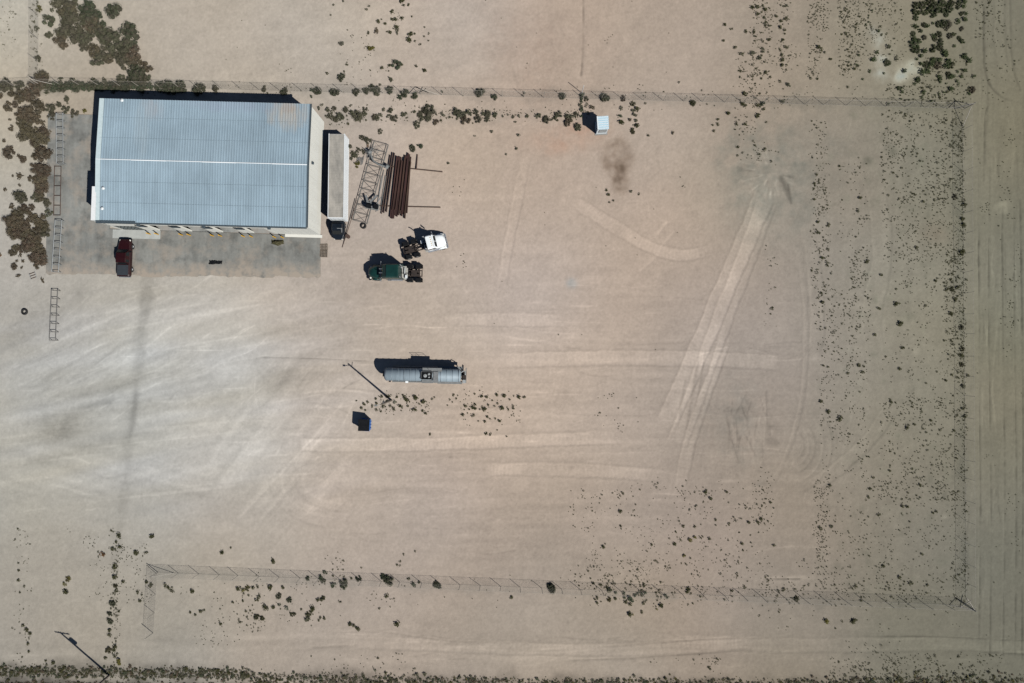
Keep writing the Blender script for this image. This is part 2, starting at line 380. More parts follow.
    blob(571, 283, 4, 4, -.05, tint=(.85, 1.0, 1.12)); blob(560, 148, 20, 7, -.02, tint=(1.03, .985, .965)); blob(588, 130, 22, 8, -.02, tint=(1.055, .98, .95)); blob(565, 138, 30, 12, -.02, tint=(1.05, .985, .955)); blob(520, 60, 40, 60, -.02, tint=(1.02, .995, .985)); blob(935, 235, 14, 12, -.03, tint=(1.03, .985, .97))
    blob(425, 625, 6, 8, -.08); blob(885, 645, 6, 8, -.08); blob(396, 120, 36, 9, -.10, rough=1); blob(330, 20, 60, 30, .03)
    blob(545, 12, 50, 60, -.02); blob(470, 150, 60, 50, .02)
    # fine scratches left by wheels, blades and dragged loads
    def scratch(n, x0, x1, y0, y1, ang, spread, l0, l1, amp):
        for i in range(n):
            x, y = x0+rs.rand()*(x1-x0), y0+rs.rand()*(y1-y0); a = math.radians(ang+spread*rs.randn()); l = l0+(l1-l0)*rs.rand()**2; bend = .06*l*rs.randn()
            line([(x, y), (x+l*.5*math.cos(a)-bend*math.sin(a), y-l*.5*math.sin(a)-bend*math.cos(a)), (x+l*math.cos(a), y-l*math.sin(a))], .9+1.1*rs.rand(), amp*(rs.rand()*1.6-.7), fade=(.25, .25), h=-.006, brk=.5)
    scratch(190, 250, 780, 285, 560, 1, 5, 15, 130, .10); scratch(110, 0, 240, 290, 420, 25, 9, 12, 80, .085); scratch(120, 0, 330, 400, 520, 4, 12, 12, 80, .085); scratch(60, 240, 340, 370, 520, 50, 14, 10, 45, .08)
    scratch(90, 300, 1000, 630, 662, 1, 2, 25, 140, .09); scratch(60, 560, 800, 150, 340, 60, 25, 10, 60, .05); scratch(60, 690, 830, 360, 560, 75, 20, 10, 50, .06); scratch(90, 968, 1024, 100, 640, 90, 1.0, 40, 180, .12)
    scratch(50, 830, 960, 120, 600, 85, 25, 10, 60, .06); scratch(60, 340, 720, 110, 280, 20, 40, 8, 45, .04); scratch(40, 150, 740, 0, 80, 88, 30, 8, 50, .04)
    for i in range(70):                                         # faint scuffs everywhere
        x, y = rs.rand()*1024, rs.rand()*683
        blob(x, y, 4+14*rs.rand(), 3+7*rs.rand(), .035*rs.randn(), ang=rs.rand()*180)
    # weeds' litter, plus chain-link shadow painted into the fence bands; litter on the scrubby east side
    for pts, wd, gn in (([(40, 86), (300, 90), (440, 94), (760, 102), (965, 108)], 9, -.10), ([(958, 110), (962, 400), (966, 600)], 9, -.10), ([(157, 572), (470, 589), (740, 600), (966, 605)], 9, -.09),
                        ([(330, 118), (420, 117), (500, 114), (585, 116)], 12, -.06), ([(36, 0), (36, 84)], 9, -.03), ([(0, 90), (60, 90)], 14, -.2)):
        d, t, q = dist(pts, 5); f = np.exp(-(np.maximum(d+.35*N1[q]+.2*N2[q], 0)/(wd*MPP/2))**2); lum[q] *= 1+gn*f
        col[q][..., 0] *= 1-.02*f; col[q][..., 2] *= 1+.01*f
    ev = region(905, 330, 70, 300, .5); lum *= 1-.03*ev*np.clip(N1+.5*N2, 0, 3)
    for i in range(160):
        x, y = 815+rs.rand()*148, 115+rs.rand()*480
        blob(x, y, 1.5+4*rs.rand(), 1.5+3.5*rs.rand(), -.05+.05*rs.randn(), tint=(.985, 1, .99))
    # verge along the bottom edge: brown litter, pale washed sand, dark soil
    Yp = lambda a: [(0, 671+a), (160, 672+a), (300, 676+a), (460, 681+a), (700, 685+a), (1024, 690+a)]
    d, t, q = dist(Yp(0), 4); lum[q] *= 1-.36*np.exp(-(np.maximum(d+.5*N1[q], 0)/1.1)**2)
    d, t, q = dist(Yp(6), 4); lum[q] *= 1+.16*np.exp(-(np.maximum(d+.25*N1[q], 0)/.35)**2)
    d, t, q = dist(Yp(13), 4); lum[q] *= 1-.5*np.exp(-(np.maximum(d+.3*N1[q], 0)/1.0)**2)
    # pale dune under the west scrub
    wd_ = region(12, 170, 40, 130, .4); lum *= 1+.05*wd_
    # small relief
    hgt += .012*noise(.8)+.02*N2*.5
    hgt += .008*hs*yard
    away = np.minimum(np.minimum(84-np.abs(X), Y+56), 59-Y); fd = ss(0, 3, away)      # the survey ends here: plain soil beyond
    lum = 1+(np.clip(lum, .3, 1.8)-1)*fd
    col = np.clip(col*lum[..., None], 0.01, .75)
    edge = np.ones((ny, nx)); edge[:k] = 0; edge[-k:] = 0; edge[:, :k] = 0; edge[:, -k:] = 0
    Z = np.clip(hgt, -.12, .12)*edge*fd
    co = np.stack([X, Y, Z], -1).reshape(-1, 3).astype(np.float32)
    idx = np.arange(ny*nx).reshape(ny, nx)
    q = np.stack([idx[:-1, :-1], idx[:-1, 1:], idx[1:, 1:], idx[1:, :-1]], -1).reshape(-1, 4).astype(np.int32)
    me = bpy.data.meshes.new('ground'); me.vertices.add(len(co)); me.vertices.foreach_set('co', co.ravel())
    me.loops.add(q.size); me.loops.foreach_set('vertex_index', q.ravel())
    me.polygons.add(len(q)); me.polygons.foreach_set('loop_start', np.arange(0, q.size, 4, dtype=np.int32))
    try: me.polygons.foreach_set('loop_total', np.full(len(q), 4, np.int32))
    except Exception: pass
    me.polygons.foreach_set('use_smooth', np.ones(len(q), bool))
    me.update(calc_edges=True); me.validate()
    at = me.attributes.new('soil', 'FLOAT_COLOR', 'POINT')
    at.data.foreach_set('color', np.concatenate([col.reshape(-1, 3), np.ones((ny*nx, 1))], 1).astype(np.float32).ravel())
    m = bpy.data.materials.new('soil'); m.use_nodes = True; N = m.node_tree.nodes; L = m.node_tree.links
    p = N['Principled BSDF']; p.inputs['Roughness'].default_value = .95; p.inputs['Specular IOR Level'].default_value = .15
    a = N.new('ShaderNodeAttribute'); a.attribute_name = 'soil'
    tc = N.new('ShaderNodeTexCoord')
    n1 = N.new('ShaderNodeTexNoise'); n1.inputs['Scale'].default_value = 3.0; n1.inputs['Detail'].default_value = 8; n1.inputs['Roughness'].default_value = .75
    L.new(tc.outputs['Object'], n1.inputs['Vector'])
    mr = N.new('ShaderNodeMapRange'); mr.inputs['From Min'].default_value = .3; mr.inputs['From Max'].default_value = .7
    mr.inputs['To Min'].default_value = .92; mr.inputs['To Max'].default_value = 1.08; L.new(n1.outputs['Fac'], mr.inputs['Value'])
    # scattered pebbles and dark grit
    vo = N.new('ShaderNodeTexVoronoi'); vo.inputs['Scale'].default_value = 1.6; L.new(tc.outputs['Object'], vo.inputs['Vector'])
    gr = N.new('ShaderNodeMapRange'); gr.inputs['From Min'].default_value = .03; gr.inputs['From Max'].default_value = .10
    gr.inputs['To Min'].default_value = .72; gr.inputs['To Max'].default_value = 1.0; L.new(vo.outputs['Distance'], gr.inputs['Value'])
    mm = N.new('ShaderNodeMath'); mm.operation = 'MULTIPLY'; L.new(mr.outputs[0], mm.inputs[0]); L.new(gr.outputs[0], mm.inputs[1])
    mx = N.new('ShaderNodeVectorMath'); mx.operation = 'SCALE'; L.new(a.outputs['Color'], mx.inputs[0]); L.new(mm.outputs[0], mx.inputs['Scale'])
    L.new(mx.outputs[0], p.inputs['Base Color'])
    n2 = N.new('ShaderNodeTexNoise'); n2.inputs['Scale'].default_value = 6; n2.inputs['Detail'].default_value = 6; L.new(tc.outputs['Object'], n2.inputs['Vector'])
    bp = N.new('ShaderNodeBump'); bp.inputs['Strength'].default_value = .5; bp.inputs['Distance'].default_value = .04
    L.new(n2.outputs['Fac'], bp.inputs['Height']); L.new(bp.outputs[0], p.inputs['Normal'])
    me.materials.append(m)
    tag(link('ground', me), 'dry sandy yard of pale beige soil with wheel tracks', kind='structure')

# spots of ground tone: x, y, then the tone found there, darker to the right and bottom
SPOTS = [(10, 20, 168, 169, 156), (60, 60, 168, 165, 150), (200, 30, 169, 164, 149), (320, 40, 168, 163, 148), (450, 40, 169, 161, 146), (560, 40, 166, 154, 138), (680, 40, 160, 151, 137),
 (780, 40, 141, 135, 121), (870, 40, 131, 128, 111), (930, 60, 119, 119, 100), (1000, 30, 110, 111, 97), (1010, 120, 114, 115, 99), (15, 160, 164, 165, 153), (20, 240, 160, 159, 148),
 (75, 98, 150, 141, 122), (20, 320, 152, 151, 139), (90, 310, 158, 158, 147), (200, 300, 162, 162, 151), (300, 290, 164, 159, 146), (345, 260, 168, 157, 140), (450, 130, 171, 162, 147),
 (450, 200, 173, 163, 148), (550, 150, 169, 157, 141), (650, 130, 164, 155, 140), (650, 220, 166, 155, 140), (740, 130, 149, 140, 125), (760, 180, 138, 136, 122), (850, 180, 135, 130, 116),
 (920, 180, 123, 124, 108), (990, 220, 111, 113, 98), (520, 270, 173, 162, 147), (600, 300, 171, 160, 145), (700, 290, 160, 150, 136), (770, 300, 149, 141, 128), (840, 290, 136, 133, 119),
 (900, 300, 127, 128, 113), (1000, 330, 110, 113, 98), (30, 390, 156, 159, 149), (130, 360, 162, 167, 158), (130, 430, 154, 158, 149), (230, 370, 162, 166, 157), (240, 450, 162, 164, 154),
 (330, 400, 169, 163, 149), (430, 330, 173, 165, 150), (500, 400, 173, 163, 148), (560, 350, 171, 161, 146), (620, 410, 162, 153, 139), (720, 420, 145, 139, 127), (780, 380, 143, 136, 124),
 (860, 400, 131, 129, 115), (920, 400, 122, 123, 109), (1000, 450, 108, 110, 97), (40, 480, 152, 154, 143), (130, 500, 154, 155, 144), (60, 560, 145, 144, 133), (60, 640, 145, 143, 131),
 (160, 620, 147, 146, 134), (230, 530, 160, 156, 143), (350, 500, 168, 160, 146), (450, 480, 168, 158, 144), (480, 560, 157, 148, 134), (350, 600, 153, 146, 133), (300, 650, 153, 148, 136),
 (500, 620, 149, 143, 129), (600, 520, 156, 147, 133), (600, 600, 147, 141, 127), (620, 650, 149, 143, 129), (700, 540, 145, 136, 124), (700, 620, 139, 131, 118), (800, 540, 136, 130, 118),
 (800, 620, 131, 126, 113), (800, 660, 127, 123, 109), (900, 540, 123, 122, 109), (900, 620, 114, 114, 99), (920, 660, 110, 110, 95), (1000, 560, 104, 106, 93), (1000, 660, 102, 103, 89),
 (400, 560, 159, 151, 138)]
SOIL_GAIN = np.array([1.022, .960, .982])
make_ground()

# ---------------------------------------------------------------- concrete pad west and south of the workshop
def concrete(name, base, sand, edge_y=None):
    m = bpy.data.materials.new(name); m.use_nodes = True; N = m.node_tree.nodes; L = m.node_tree.links
    p = N['Principled BSDF']; p.inputs['Roughness'].default_value = .9
    tc = N.new('ShaderNodeTexCoord')
    def no(sc, st=None, det=5):
        n = N.new('ShaderNodeTexNoise'); n.inputs['Scale'].default_value = sc; n.inputs['Detail'].default_value = det; n.inputs['Roughness'].default_value = .65
        if st:
            mp = N.new('ShaderNodeMapping'); mp.inputs['Scale'].default_value = st; L.new(tc.outputs['Object'], mp.inputs[0]); L.new(mp.outputs[0], n.inputs['Vector'])
        else: L.new(tc.outputs['Object'], n.inputs['Vector'])
        return n.outputs['Fac']
    def rng(s, a, b, c, d):
        r = N.new('ShaderNodeMapRange'); r.inputs['From Min'].default_value = a; r.inputs['From Max'].default_value = b; r.inputs['To Min'].default_value = c; r.inputs['To Max'].default_value = d
        L.new(s, r.inputs['Value']); return r.outputs[0]
    def mul(a, b):
        q = N.new('ShaderNodeMath'); q.operation = 'MULTIPLY'; L.new(a, q.inputs[0]); L.new(b, q.inputs[1]); return q.outputs[0]
    v = mul(mul(rng(no(.16), .3, .7, .80, 1.22), rng(no(1.1, (1, .15, 1)), .3, .7, .84, 1.14)), rng(no(3, None, 8), .3, .7, .90, 1.10))
    dark = rng(no(.40, None, 8), .50, .66, 1.0, .66); v = mul(v, dark)
    sc = N.new('ShaderNodeVectorMath'); sc.operation = 'SCALE'; sc.inputs[0].default_value = base; L.new(v, sc.inputs['Scale'])
    mx = N.new('ShaderNodeMix'); mx.data_type = 'RGBA'; L.new(sc.outputs[0], mx.inputs[6]); mx.inputs[7].default_value = (*sand, 1)
    f = rng(no(.30, (1, 1, 1), 8), .48, .70, 0, .75)
    if edge_y is not None:
        sp = N.new('ShaderNodeSeparateXYZ'); L.new(tc.outputs['Object'], sp.inputs[0])
        e = rng(sp.outputs['Y'], edge_y-.2, edge_y+2.6, .95, 0); ad = N.new('ShaderNodeMath'); ad.operation = 'ADD'; ad.use_clamp = True
        L.new(f, ad.inputs[0]); L.new(mul(e, rng(no(.9), .35, .65, .2, 1.6)), ad.inputs[1]); f = ad.outputs[0]
    L.new(f, mx.inputs['Factor']); L.new(mx.outputs[2], p.inputs['Base Color'])
    M[name] = m; return m
def slab(name, pts, z0, z1, m, parent=None):
    n = len(pts); b = MB()
    b.add([(p.x, p.y, z1) for p in pts]+[(p.x, p.y, z0) for p in pts], [tuple(range(n))]+[(i, n+i, n+(i+1) % n, (i+1) % n) for i in range(n)])
    return b.build(name, m, parent)
py_ = g(180, 277).y
pr0 = random.Random(2); pn = [0]*141; v0 = 0
for i in range(141):
    v0 = .82*v0+pr0.gauss(0, .55); pn[i] = max(-2.6, min(2.2, v0))*.8+pr0.uniform(-.25, .25)
concrete('concrete_pad', (.205, .209, .195), (.33, .285, .235), py_)
concrete('concrete_floor', (.27, .28, .27), (.30, .27, .24))
tag(slab('concrete_pad', [g(320.5, 276), g(320.5, 236), g(110, 229), g(118, 116), g(48.5, 114), g(46.5, 273)]+[g(46.5+274*i/140, 274.2+.016*274*i/140*.8+pn[i]) for i in range(1, 140)], -.3, .14, M['concrete_pad']), 'grey stained concrete pad west and south of the blue-roofed workshop', kind='structure')

# ---------------------------------------------------------------- the workshop with the ribbed blue-grey roof
EAVE = 6.75; RIDGE = 7.1
cNW, cNE, cSE, cSW = g(100.5, 99.2, EAVE), g(310.6, 105, EAVE), g(305.8, 226.3, EAVE), g(95.6, 220.8, EAVE)
ctr = (cNW+cNE+cSE+cSW)/4
ux = ((cNE-cNW)+(cSE-cSW)); BROT = math.atan2(ux.y, ux.x)
BL = ((cNE-cNW).length+(cSE-cSW).length)/2; BW = ((cNW-cSW).length+(cNE-cSE).length)/2
bld = thing('workshop_building', 'large cream metal workshop with ribbed blue-grey roof and white ridge line', 'building', (ctr.x, ctr.y, 0), BROT)
hx, hy = BL/2, BW/2
def bl(px, py, z=0):                          # photo point at height z -> the building's own axes
    p = g(px, py, z)-Vector((ctr.x, ctr.y, 0)); c, s = math.cos(-BROT), math.sin(-BROT)
    return p.x*c-p.y*s, p.x*s+p.y*c
T = .22
# the south wall: openings between piers
piers = [(bl(px, 238.5)[0]) for px in (155, 187, 218, 249, 280)]
PW = 1.65; DH = 4.3
gx0, gx1, GH = bl(122.5, 234)[0], bl(147.5, 234)[0], 3.2
opens = [(gx0, gx1, GH)]+[(piers[i]+PW/2, piers[i+1]-PW/2, DH) for i in range(4)]
b = MB(); x = -hx; ys, yn = -hy, -hy+T
for (a, c, h) in opens:
    b.box(x, a, ys, yn, 0, EAVE); b.box(a, c, ys, yn, h, EAVE); x = c
b.box(x, hx, ys, yn, 0, EAVE)
wall_s = b.build('wall', M['wall_cream'], bld); wall_s['label'] = 'cream south wall with four open truck doorways'
b = MB(); b.box(hx-T, hx, -hy+T, hy-T, 0, EAVE)
b.add([(hx-T, -hy, EAVE), (hx, -hy, EAVE), (hx, 0, RIDGE), (hx-T, 0, RIDGE), (hx, hy, EAVE), (hx-T, hy, EAVE)], [(1, 4, 2), (0, 3, 5), (0, 1, 2, 3), (3, 2, 4, 5)])
we = b.build('wall', M['wall_cream'], bld)
b = MB(); b.box(-hx, -hx+T, -hy+T, hy-T, 0, EAVE)
b.add([(-hx, -hy, EAVE), (-hx+T, -hy, EAVE), (-hx+T, 0, RIDGE), (-hx, 0, RIDGE), (-hx+T, hy, EAVE), (-hx, hy, EAVE)], [(1, 4, 2), (0, 3, 5), (0, 1, 2, 3), (3, 2, 4, 5)])
b.build('wall', M['wall_cream'], bld)
b = MB(); b.box(-hx, hx, hy-T, hy, 0, EAVE); b.build('wall', M['wall_cream'], bld)
# siding ribs on the east and south walls
b = MB()
yy = -hy+.5
while yy < hy-.3:
    b.box(hx, hx+.025, yy-.04, yy+.04, .15, EAVE-.05); yy += .9
b.build('siding_rib', M['wall_cream'], we)['kind'] = 'stuff'
b = MB(); xx = -hx+.6
while xx < hx-.3:
    if not any(a-.1 < xx < c+.1 for a, c, h in opens): b.box(xx-.04, xx+.04, -hy-.025, -hy, .15, EAVE-.05)
    xx += .9
b.build('siding_rib', M['wall_cream'], wall_s)['kind'] = 'stuff'
slabm = MB(); slabm.box(-hx+.05, hx-.05, -hy+.05, hy-.05, -.2, .16); slabm.build('floor_slab', M['concrete_floor'], bld)
# a shallow bay on the west wall
wy0, wy1 = -hy+.02, bl(94, 187, EAVE)[1]
b = MB(); b.box(-hx-.50, -hx, wy0, wy1, 0, EAVE+.25); b.build('bay', M['wall_cream'], bld)
b = MB(); b.box(-hx-.52, -hx+.1, wy0-.02, wy1+.02, EAVE+.252, EAVE+.30); b.build('bay_coping', M['trim_white'], bld)
# roof: two ribbed slopes
def roof_mat():
    m = bpy.data.materials.new('roof_metal'); m.use_nodes = True; N = m.node_tree.nodes; L = m.node_tree.links
    p = N['Principled BSDF']; p.inputs['Roughness'].default_value = .5; p.inputs['Metallic'].default_value = .15
    tc = N.new('ShaderNodeTexCoord')
    def no(sc, st, det=6):
        n = N.new('ShaderNodeTexNoise'); n.inputs['Scale'].default_value = sc; n.inputs['Detail'].default_value = det; n.inputs['Roughness'].default_value = .6
        mp = N.new('ShaderNodeMapping'); mp.inputs['Scale'].default_value = st; L.new(tc.outputs['Object'], mp.inputs[0]); L.new(mp.outputs[0], n.inputs['Vector']); return n.outputs['Fac']
    def rng(s, a, b_, c, d):
        r = N.new('ShaderNodeMapRange'); r.inputs['From Min'].default_value = a; r.inputs['From Max'].default_value = b_; r.inputs['To Min'].default_value = c; r.inputs['To Max'].default_value = d
        L.new(s, r.inputs['Value']); return r.outputs[0]
    def op(o, a, b_):
        q = N.new('ShaderNodeMath'); q.operation = o; q.use_clamp = False
        for i, v in enumerate((a, b_)):
            if isinstance(v, float): q.inputs[i].default_value = v
            else: L.new(v, q.inputs[i])
        return q.outputs[0]
    v = op('MULTIPLY', rng(no(.16, (1, 1, 1), 8), .3, .7, .86, 1.12), rng(no(1.0, (1.2, .12, 1)), .3, .7, .92, 1.08))
    sc = N.new('ShaderNodeVectorMath'); sc.operation = 'SCALE'; sc.inputs[0].default_value = (.300, .400, .470); L.new(v, sc.inputs['Scale'])
    def stain(x, y, rx, ry, amount, colr, prev):
        mp = N.new('ShaderNodeMapping'); mp.vector_type = 'POINT'
        mp.inputs['Location'].default_value = (-x/rx, -y/ry, 0); mp.inputs['Scale'].default_value = (1/rx, 1/ry, 0)
        L.new(tc.outputs['Object'], mp.inputs[0]); ln = N.new('ShaderNodeVectorMath'); ln.operation = 'LENGTH'; L.new(mp.outputs[0], ln.inputs[0])
        f = op('MULTIPLY', rng(op('ADD', ln.outputs['Value'], rng(no(.8, (1, .35, 1)), .3, .7, -.35, .35)), .35, 1.0, amount, 0.0), rng(no(2.0, (1.5, .15, 1)), .35, .65, .35, 1.0))
        mx = N.new('ShaderNodeMix'); mx.data_type = 'RGBA'; mx.clamp_factor = True; L.new(f, mx.inputs['Factor']); L.new(prev, mx.inputs[6]); mx.inputs[7].default_value = (*colr, 1)
        return mx.outputs[2]
    c = sc.outputs[0]
    for px, py, rx, ry, am, cl in ((288, 112, 3.0, 3.2, 1.0, (.46, .42, .36)), (289, 108, 1.9, 0.9, .5, (.36, .28, .22)), (152, 108, 2.0, 2.2, .45, (.40, .38, .38)), (143, 128, 1.4, 5, .35, (.36, .42, .44)),
                                   (205, 150, 8, 3, .12, (.35, .42, .46)), (235, 105, 9, 1.2, .3, (.30, .30, .42))):
        lx, ly = bl(px, py, 6.9); c = stain(lx, ly, rx, ry, am, cl, c)
    L.new(c, p.inputs['Base Color']); return m
RM = roof_mat()
sp = .375
for sgn in (-1, 1):
    b = MB(); n = int(BL/sp); ov = .12
    y_e, y_r = sgn*(hy+ov), 0.0
    def z(yv): return RIDGE+.06-(RIDGE-EAVE)*abs(yv)/hy
    prof = []
    for i in range(n+1):
        x0 = -hx+i*(BL/n)
        prof += [(x0-.075, 0), (x0-.035, .06), (x0+.035, .06), (x0+.075, 0)]
    prof = [(max(-hx-.05, min(hx+.0, q[0])), q[1]) for q in prof]
    vs = []
    for (xq, zq) in prof: vs += [(xq, y_e, z(y_e)+zq), (xq, y_r, z(y_r)+zq)]
    b.add(vs, [(2*i, 2*i+2, 2*i+3, 2*i+1) for i in range(len(prof)-1)])
    me = b.mesh('roof', RM); o = link('roof', me, bld)
b = MB()
for i in range(6):
    a = -hx+BL*i/6; b.add([(a, -.05-.03*(i % 2), RIDGE+.13), (a+BL/6-.02, -.05-.03*(i % 2), RIDGE+.13), (a+BL/6-.02, 0, RIDGE+.16), (a, 0, RIDGE+.16), (a, .06, RIDGE+.13), (a+BL/6-.02, .06, RIDGE+.13)], [(0, 1, 2, 3), (3, 2, 5, 4)])
b.build('ridge_cap', M['container_white'], bld)
b = MB(); b.box(-hx, hx+.05, -hy-.32, -hy-.122, EAVE-.16, EAVE+.005); b.build('gutter', M['trim_dark'], bld)
b = MB(); b.box(-hx+.05, -hx+5.8, -hy-.12, -hy+.06, EAVE+.10, EAVE+.16); b.build('flashing', M['trim_dark'], bld)
for (xx, mt, wdt) in ((hx+.02, 'trim_dark', .20), ):
    for sgn in (-1, 1):
        b = MB(); y0, y1 = sgn*(hy+.14), 0
        b.add([(xx, y0, EAVE+.10), (xx+wdt, y0, EAVE+.10), (xx+wdt, y1, RIDGE+.12), (xx, y1, RIDGE+.12), (xx, y0, EAVE-.12), (xx+wdt, y0, EAVE-.12), (xx+wdt, y1, RIDGE-.1), (xx, y1, RIDGE-.1)],
              [(0, 1, 2, 3), (4, 5, 6, 7), (0, 1, 5, 4), (1, 2, 6, 5), (0, 3, 7, 4)]); b.build('rake_trim', M[mt], bld)
for sgn in (-1, 1):
    b = MB(); y0, y1 = sgn*(hy+.10), 0
    for xa, xb, dz in ((-hx-.05, -hx+.62, .14), ):
        b.add([(xa, y0, EAVE+dz), (xb, y0, EAVE+dz-.02), (xb, y1, RIDGE+dz-.02), (xa, y1, RIDGE+dz)], [(0, 1, 2, 3)])
    b.build('rake_trim', M['trim_pale'], bld)
for sgn in (-1, 1):                            # sheet laps with screw rows across each slope
    for fr in (.36, .70):
        yv = sgn*hy*fr; zz = RIDGE+.06-(RIDGE-EAVE)*fr
        b = MB(); b.box(-hx+.02, hx-.02, yv-.02, yv+.02, zz+.045, zz+.068); b.build('sheet_lap', RM, bld)
# roof vents
for px, py in ((105, 189), (103.5, 209), (123, 101)):
    lx, ly = bl(px, py, 6.8); zz = RIDGE-(RIDGE-EAVE)*abs(ly)/hy
    b = MB(); b.cyl((lx, ly, zz-.05), (lx, ly, zz+.32), .13, n=10); b.cyl((lx, ly, zz+.32), (lx, ly, zz+.42), .24, .08, n=10); b.build('roof_vent', M['steel_white'], bld)
# glazed sectional door on the left, mullions and panes
gl = MB(); gl.box(gx0, gx1, -hy+.06, -hy+.10, .16, GH); gd = gl.build('glazed_door', M['door_dark'], bld)
b = MB()
for i in range(1, 7): xx = gx0+(gx1-gx0)*i/7; b.box(xx-.035, xx+.035, -hy+.02, -hy+.058, .16, GH)
b.build('mullion', M['mullion'], gd)
b = MB()
for i in range(1, 4): zz = GH*i/4; b.box(gx0, gx1, -hy+.005, -hy+.019, zz-.035, zz+.035)
b.build('mullion', M['mullion'], gd)
# rolled-up doors inside the four openings, dark vents on the piers, wall lamps
for (a, c, h) in opens[1:]:
    b = MB(); b.cyl((a, -hy+.62, h+.35), (c, -hy+.62, h+.35), .3, n=14); b.build('rolled_door', M['galv'], bld)
for xq in piers[:4]:
    b = MB(); b.box(xq-.55, xq+.75, -hy-.10, -hy-.01, 3.3, 4.55)
    v_ = b.build('wall_vent', M['black_plastic'], bld)
    b = MB()
    for i in range(5): b.box(xq-.5, xq+.7, -hy-.13, -hy-.102, 3.42+i*.22, 3.47+i*.22)
    b.build('louvre', M['trim_dark'], v_)
for px in (138, 203.5, 269):
    lx = bl(px, 229, 5.4)[0]
    b = MB(); b.box(lx-.22, lx+.22, -hy-.34, -hy-.02, 5.25, 5.55, ch=.05); b.build('wall_lamp', M['trim_dark'], bld)
ly = bl(314, 163, 5.4)[1]; b = MB(); b.box(hx+.03, hx+.36, ly-.2, ly+.2, 5.25, 5.5, ch=.05); b.build('wall_lamp', M['trim_dark'], bld)
mat('porch', (.40,.42,.40), .8, var=.15, scale=.8)
# porch slab in front of the glazed door
q = [bl(113.5, 232), bl(161, 233.5)]
b = MB(); b.box(q[0][0], q[1][0], -hy-1.35, -hy-.005, -.2, .20); b.build('porch_step', M['porch'], bld)
b = MB(); b.box(piers[4]+PW/2, hx+.3, -hy-.45, -hy-.005, -.2, .19); b.build('plinth', M['wall_cream'], bld)

# yellow bollards at the jambs
bm_ = MB(); bm_.cyl((0, 0, 0), (0, 0, 1.15), .08, n=12); bm_.lathe([(.08, 0), (.07, .05), (.04, .08), (.001, .09)], (0, 0, 1.15), (0, 0, 1), 12)
bol = bm_.mesh('bollard', M['yellow_paint'])
ordn = ['first', 'second', 'third', 'fourth', 'fifth']
c_, s_ = math.cos(BROT), math.sin(BROT)
def bw(lx, ly, z=0): return Vector((ctr.x+lx*c_-ly*s_, ctr.y+lx*s_+ly*c_, z))
for i, xq in enumerate(piers):
    for j, dx in enumerate((-.62, .62)):
        o = link('bollard', bol, None, bw(xq+dx, -hy-.62, .12 if i else .18))
        tag(o, 'yellow steel bollard, %s of the pair at the %s door pier from the left' % (('left', 'right')[j], ordn[i]), 'bollard', 'bollards at the workshop doors')

# ---------------------------------------------------------------- white shipping container east of it
z = 2.6
p0, p1 = g(336.7, 133.6, z), g(335.6, 218.0, z); cc = (p0+p1)/2; crot = math.atan2((p0-p1).y, (p0-p1).x)-math.pi/2
CLn, CWd = (p0-p1).length, 2.42
ct = thing('shipping_container', 'long white shipping container with dusty grey roof beside the workshop', 'container', (cc.x, cc.y, 0), crot)
b = MB(); b.box(-CWd/2+.05, CWd/2-.05, -CLn/2+.05, CLn/2-.05, .12, z-.06); 
for s in (-1, 1):
    for yv in (-1, 1): b.box(s*CWd/2-.08 if s > 0 else -CWd/2, s*CWd/2 if s > 0 else -CWd/2+.08, yv*CLn/2-.1 if yv > 0 else -CLn/2, yv*CLn/2 if yv > 0 else -CLn/2+.1, .0, z)
    b.box(s*CWd/2-.06 if s > 0 else -CWd/2+.002, s*CWd/2-.002 if s > 0 else -CWd/2+.06, -CLn/2+.1, CLn/2-.1, z-.1, z-.004)
    b.box(s*CWd/2-.06 if s > 0 else -CWd/2+.002, s*CWd/2-.002 if s > 0 else -CWd/2+.06, -CLn/2+.1, CLn/2-.1, .02, .16)
    yv = -CLn/2+.2
    while yv < CLn/2-.3:
        b.box(CWd/2-.05 if s > 0 else -CWd/2+.015, CWd/2-.015 if s > 0 else -CWd/2+.05, yv, yv+.14, .17, z-.12); yv += .28
b.build('body', M['container_white'], ct)
b = MB(); nn = int(CLn/.4)
mat('container_roof', (.19, .185, .17), .8, var=.25, scale=.7, col2=(.43, .405, .36), stretch=(1, .4, 1))
b.box(-CWd/2+.1, CWd/2-.1, -CLn/2+.1, CLn/2-.1, z-.058, z-.03)
for i in range(nn): b.box(-CWd/2+.2, CWd/2-.2, -CLn/2+.2+i*.4, -CLn/2+.36+i*.4, z-.03, z-.012)
b.build('roof', M['container_roof'], ct)
b = MB(); b.box(-CWd/2+.08, -.01, -CLn/2-.02, -CLn/2+.045, .14, z-.08); d1 = b.build('door', M['container_white'], ct)
b = MB(); b.box(.01, CWd/2-.08, -CLn/2-.02, -CLn/2+.045, .14, z-.08); d2 = b.build('door', M['container_white'], ct)
for dd, xs_ in ((d1, (-.9, -.35)), (d2, (.35, .9))):
    for xv in xs_: b = MB(); b.cyl((xv, -CLn/2-.05, .18), (xv, -CLn/2-.05, z-.12), .025, n=8); b.build('locking_bar', M['galv'], dd)

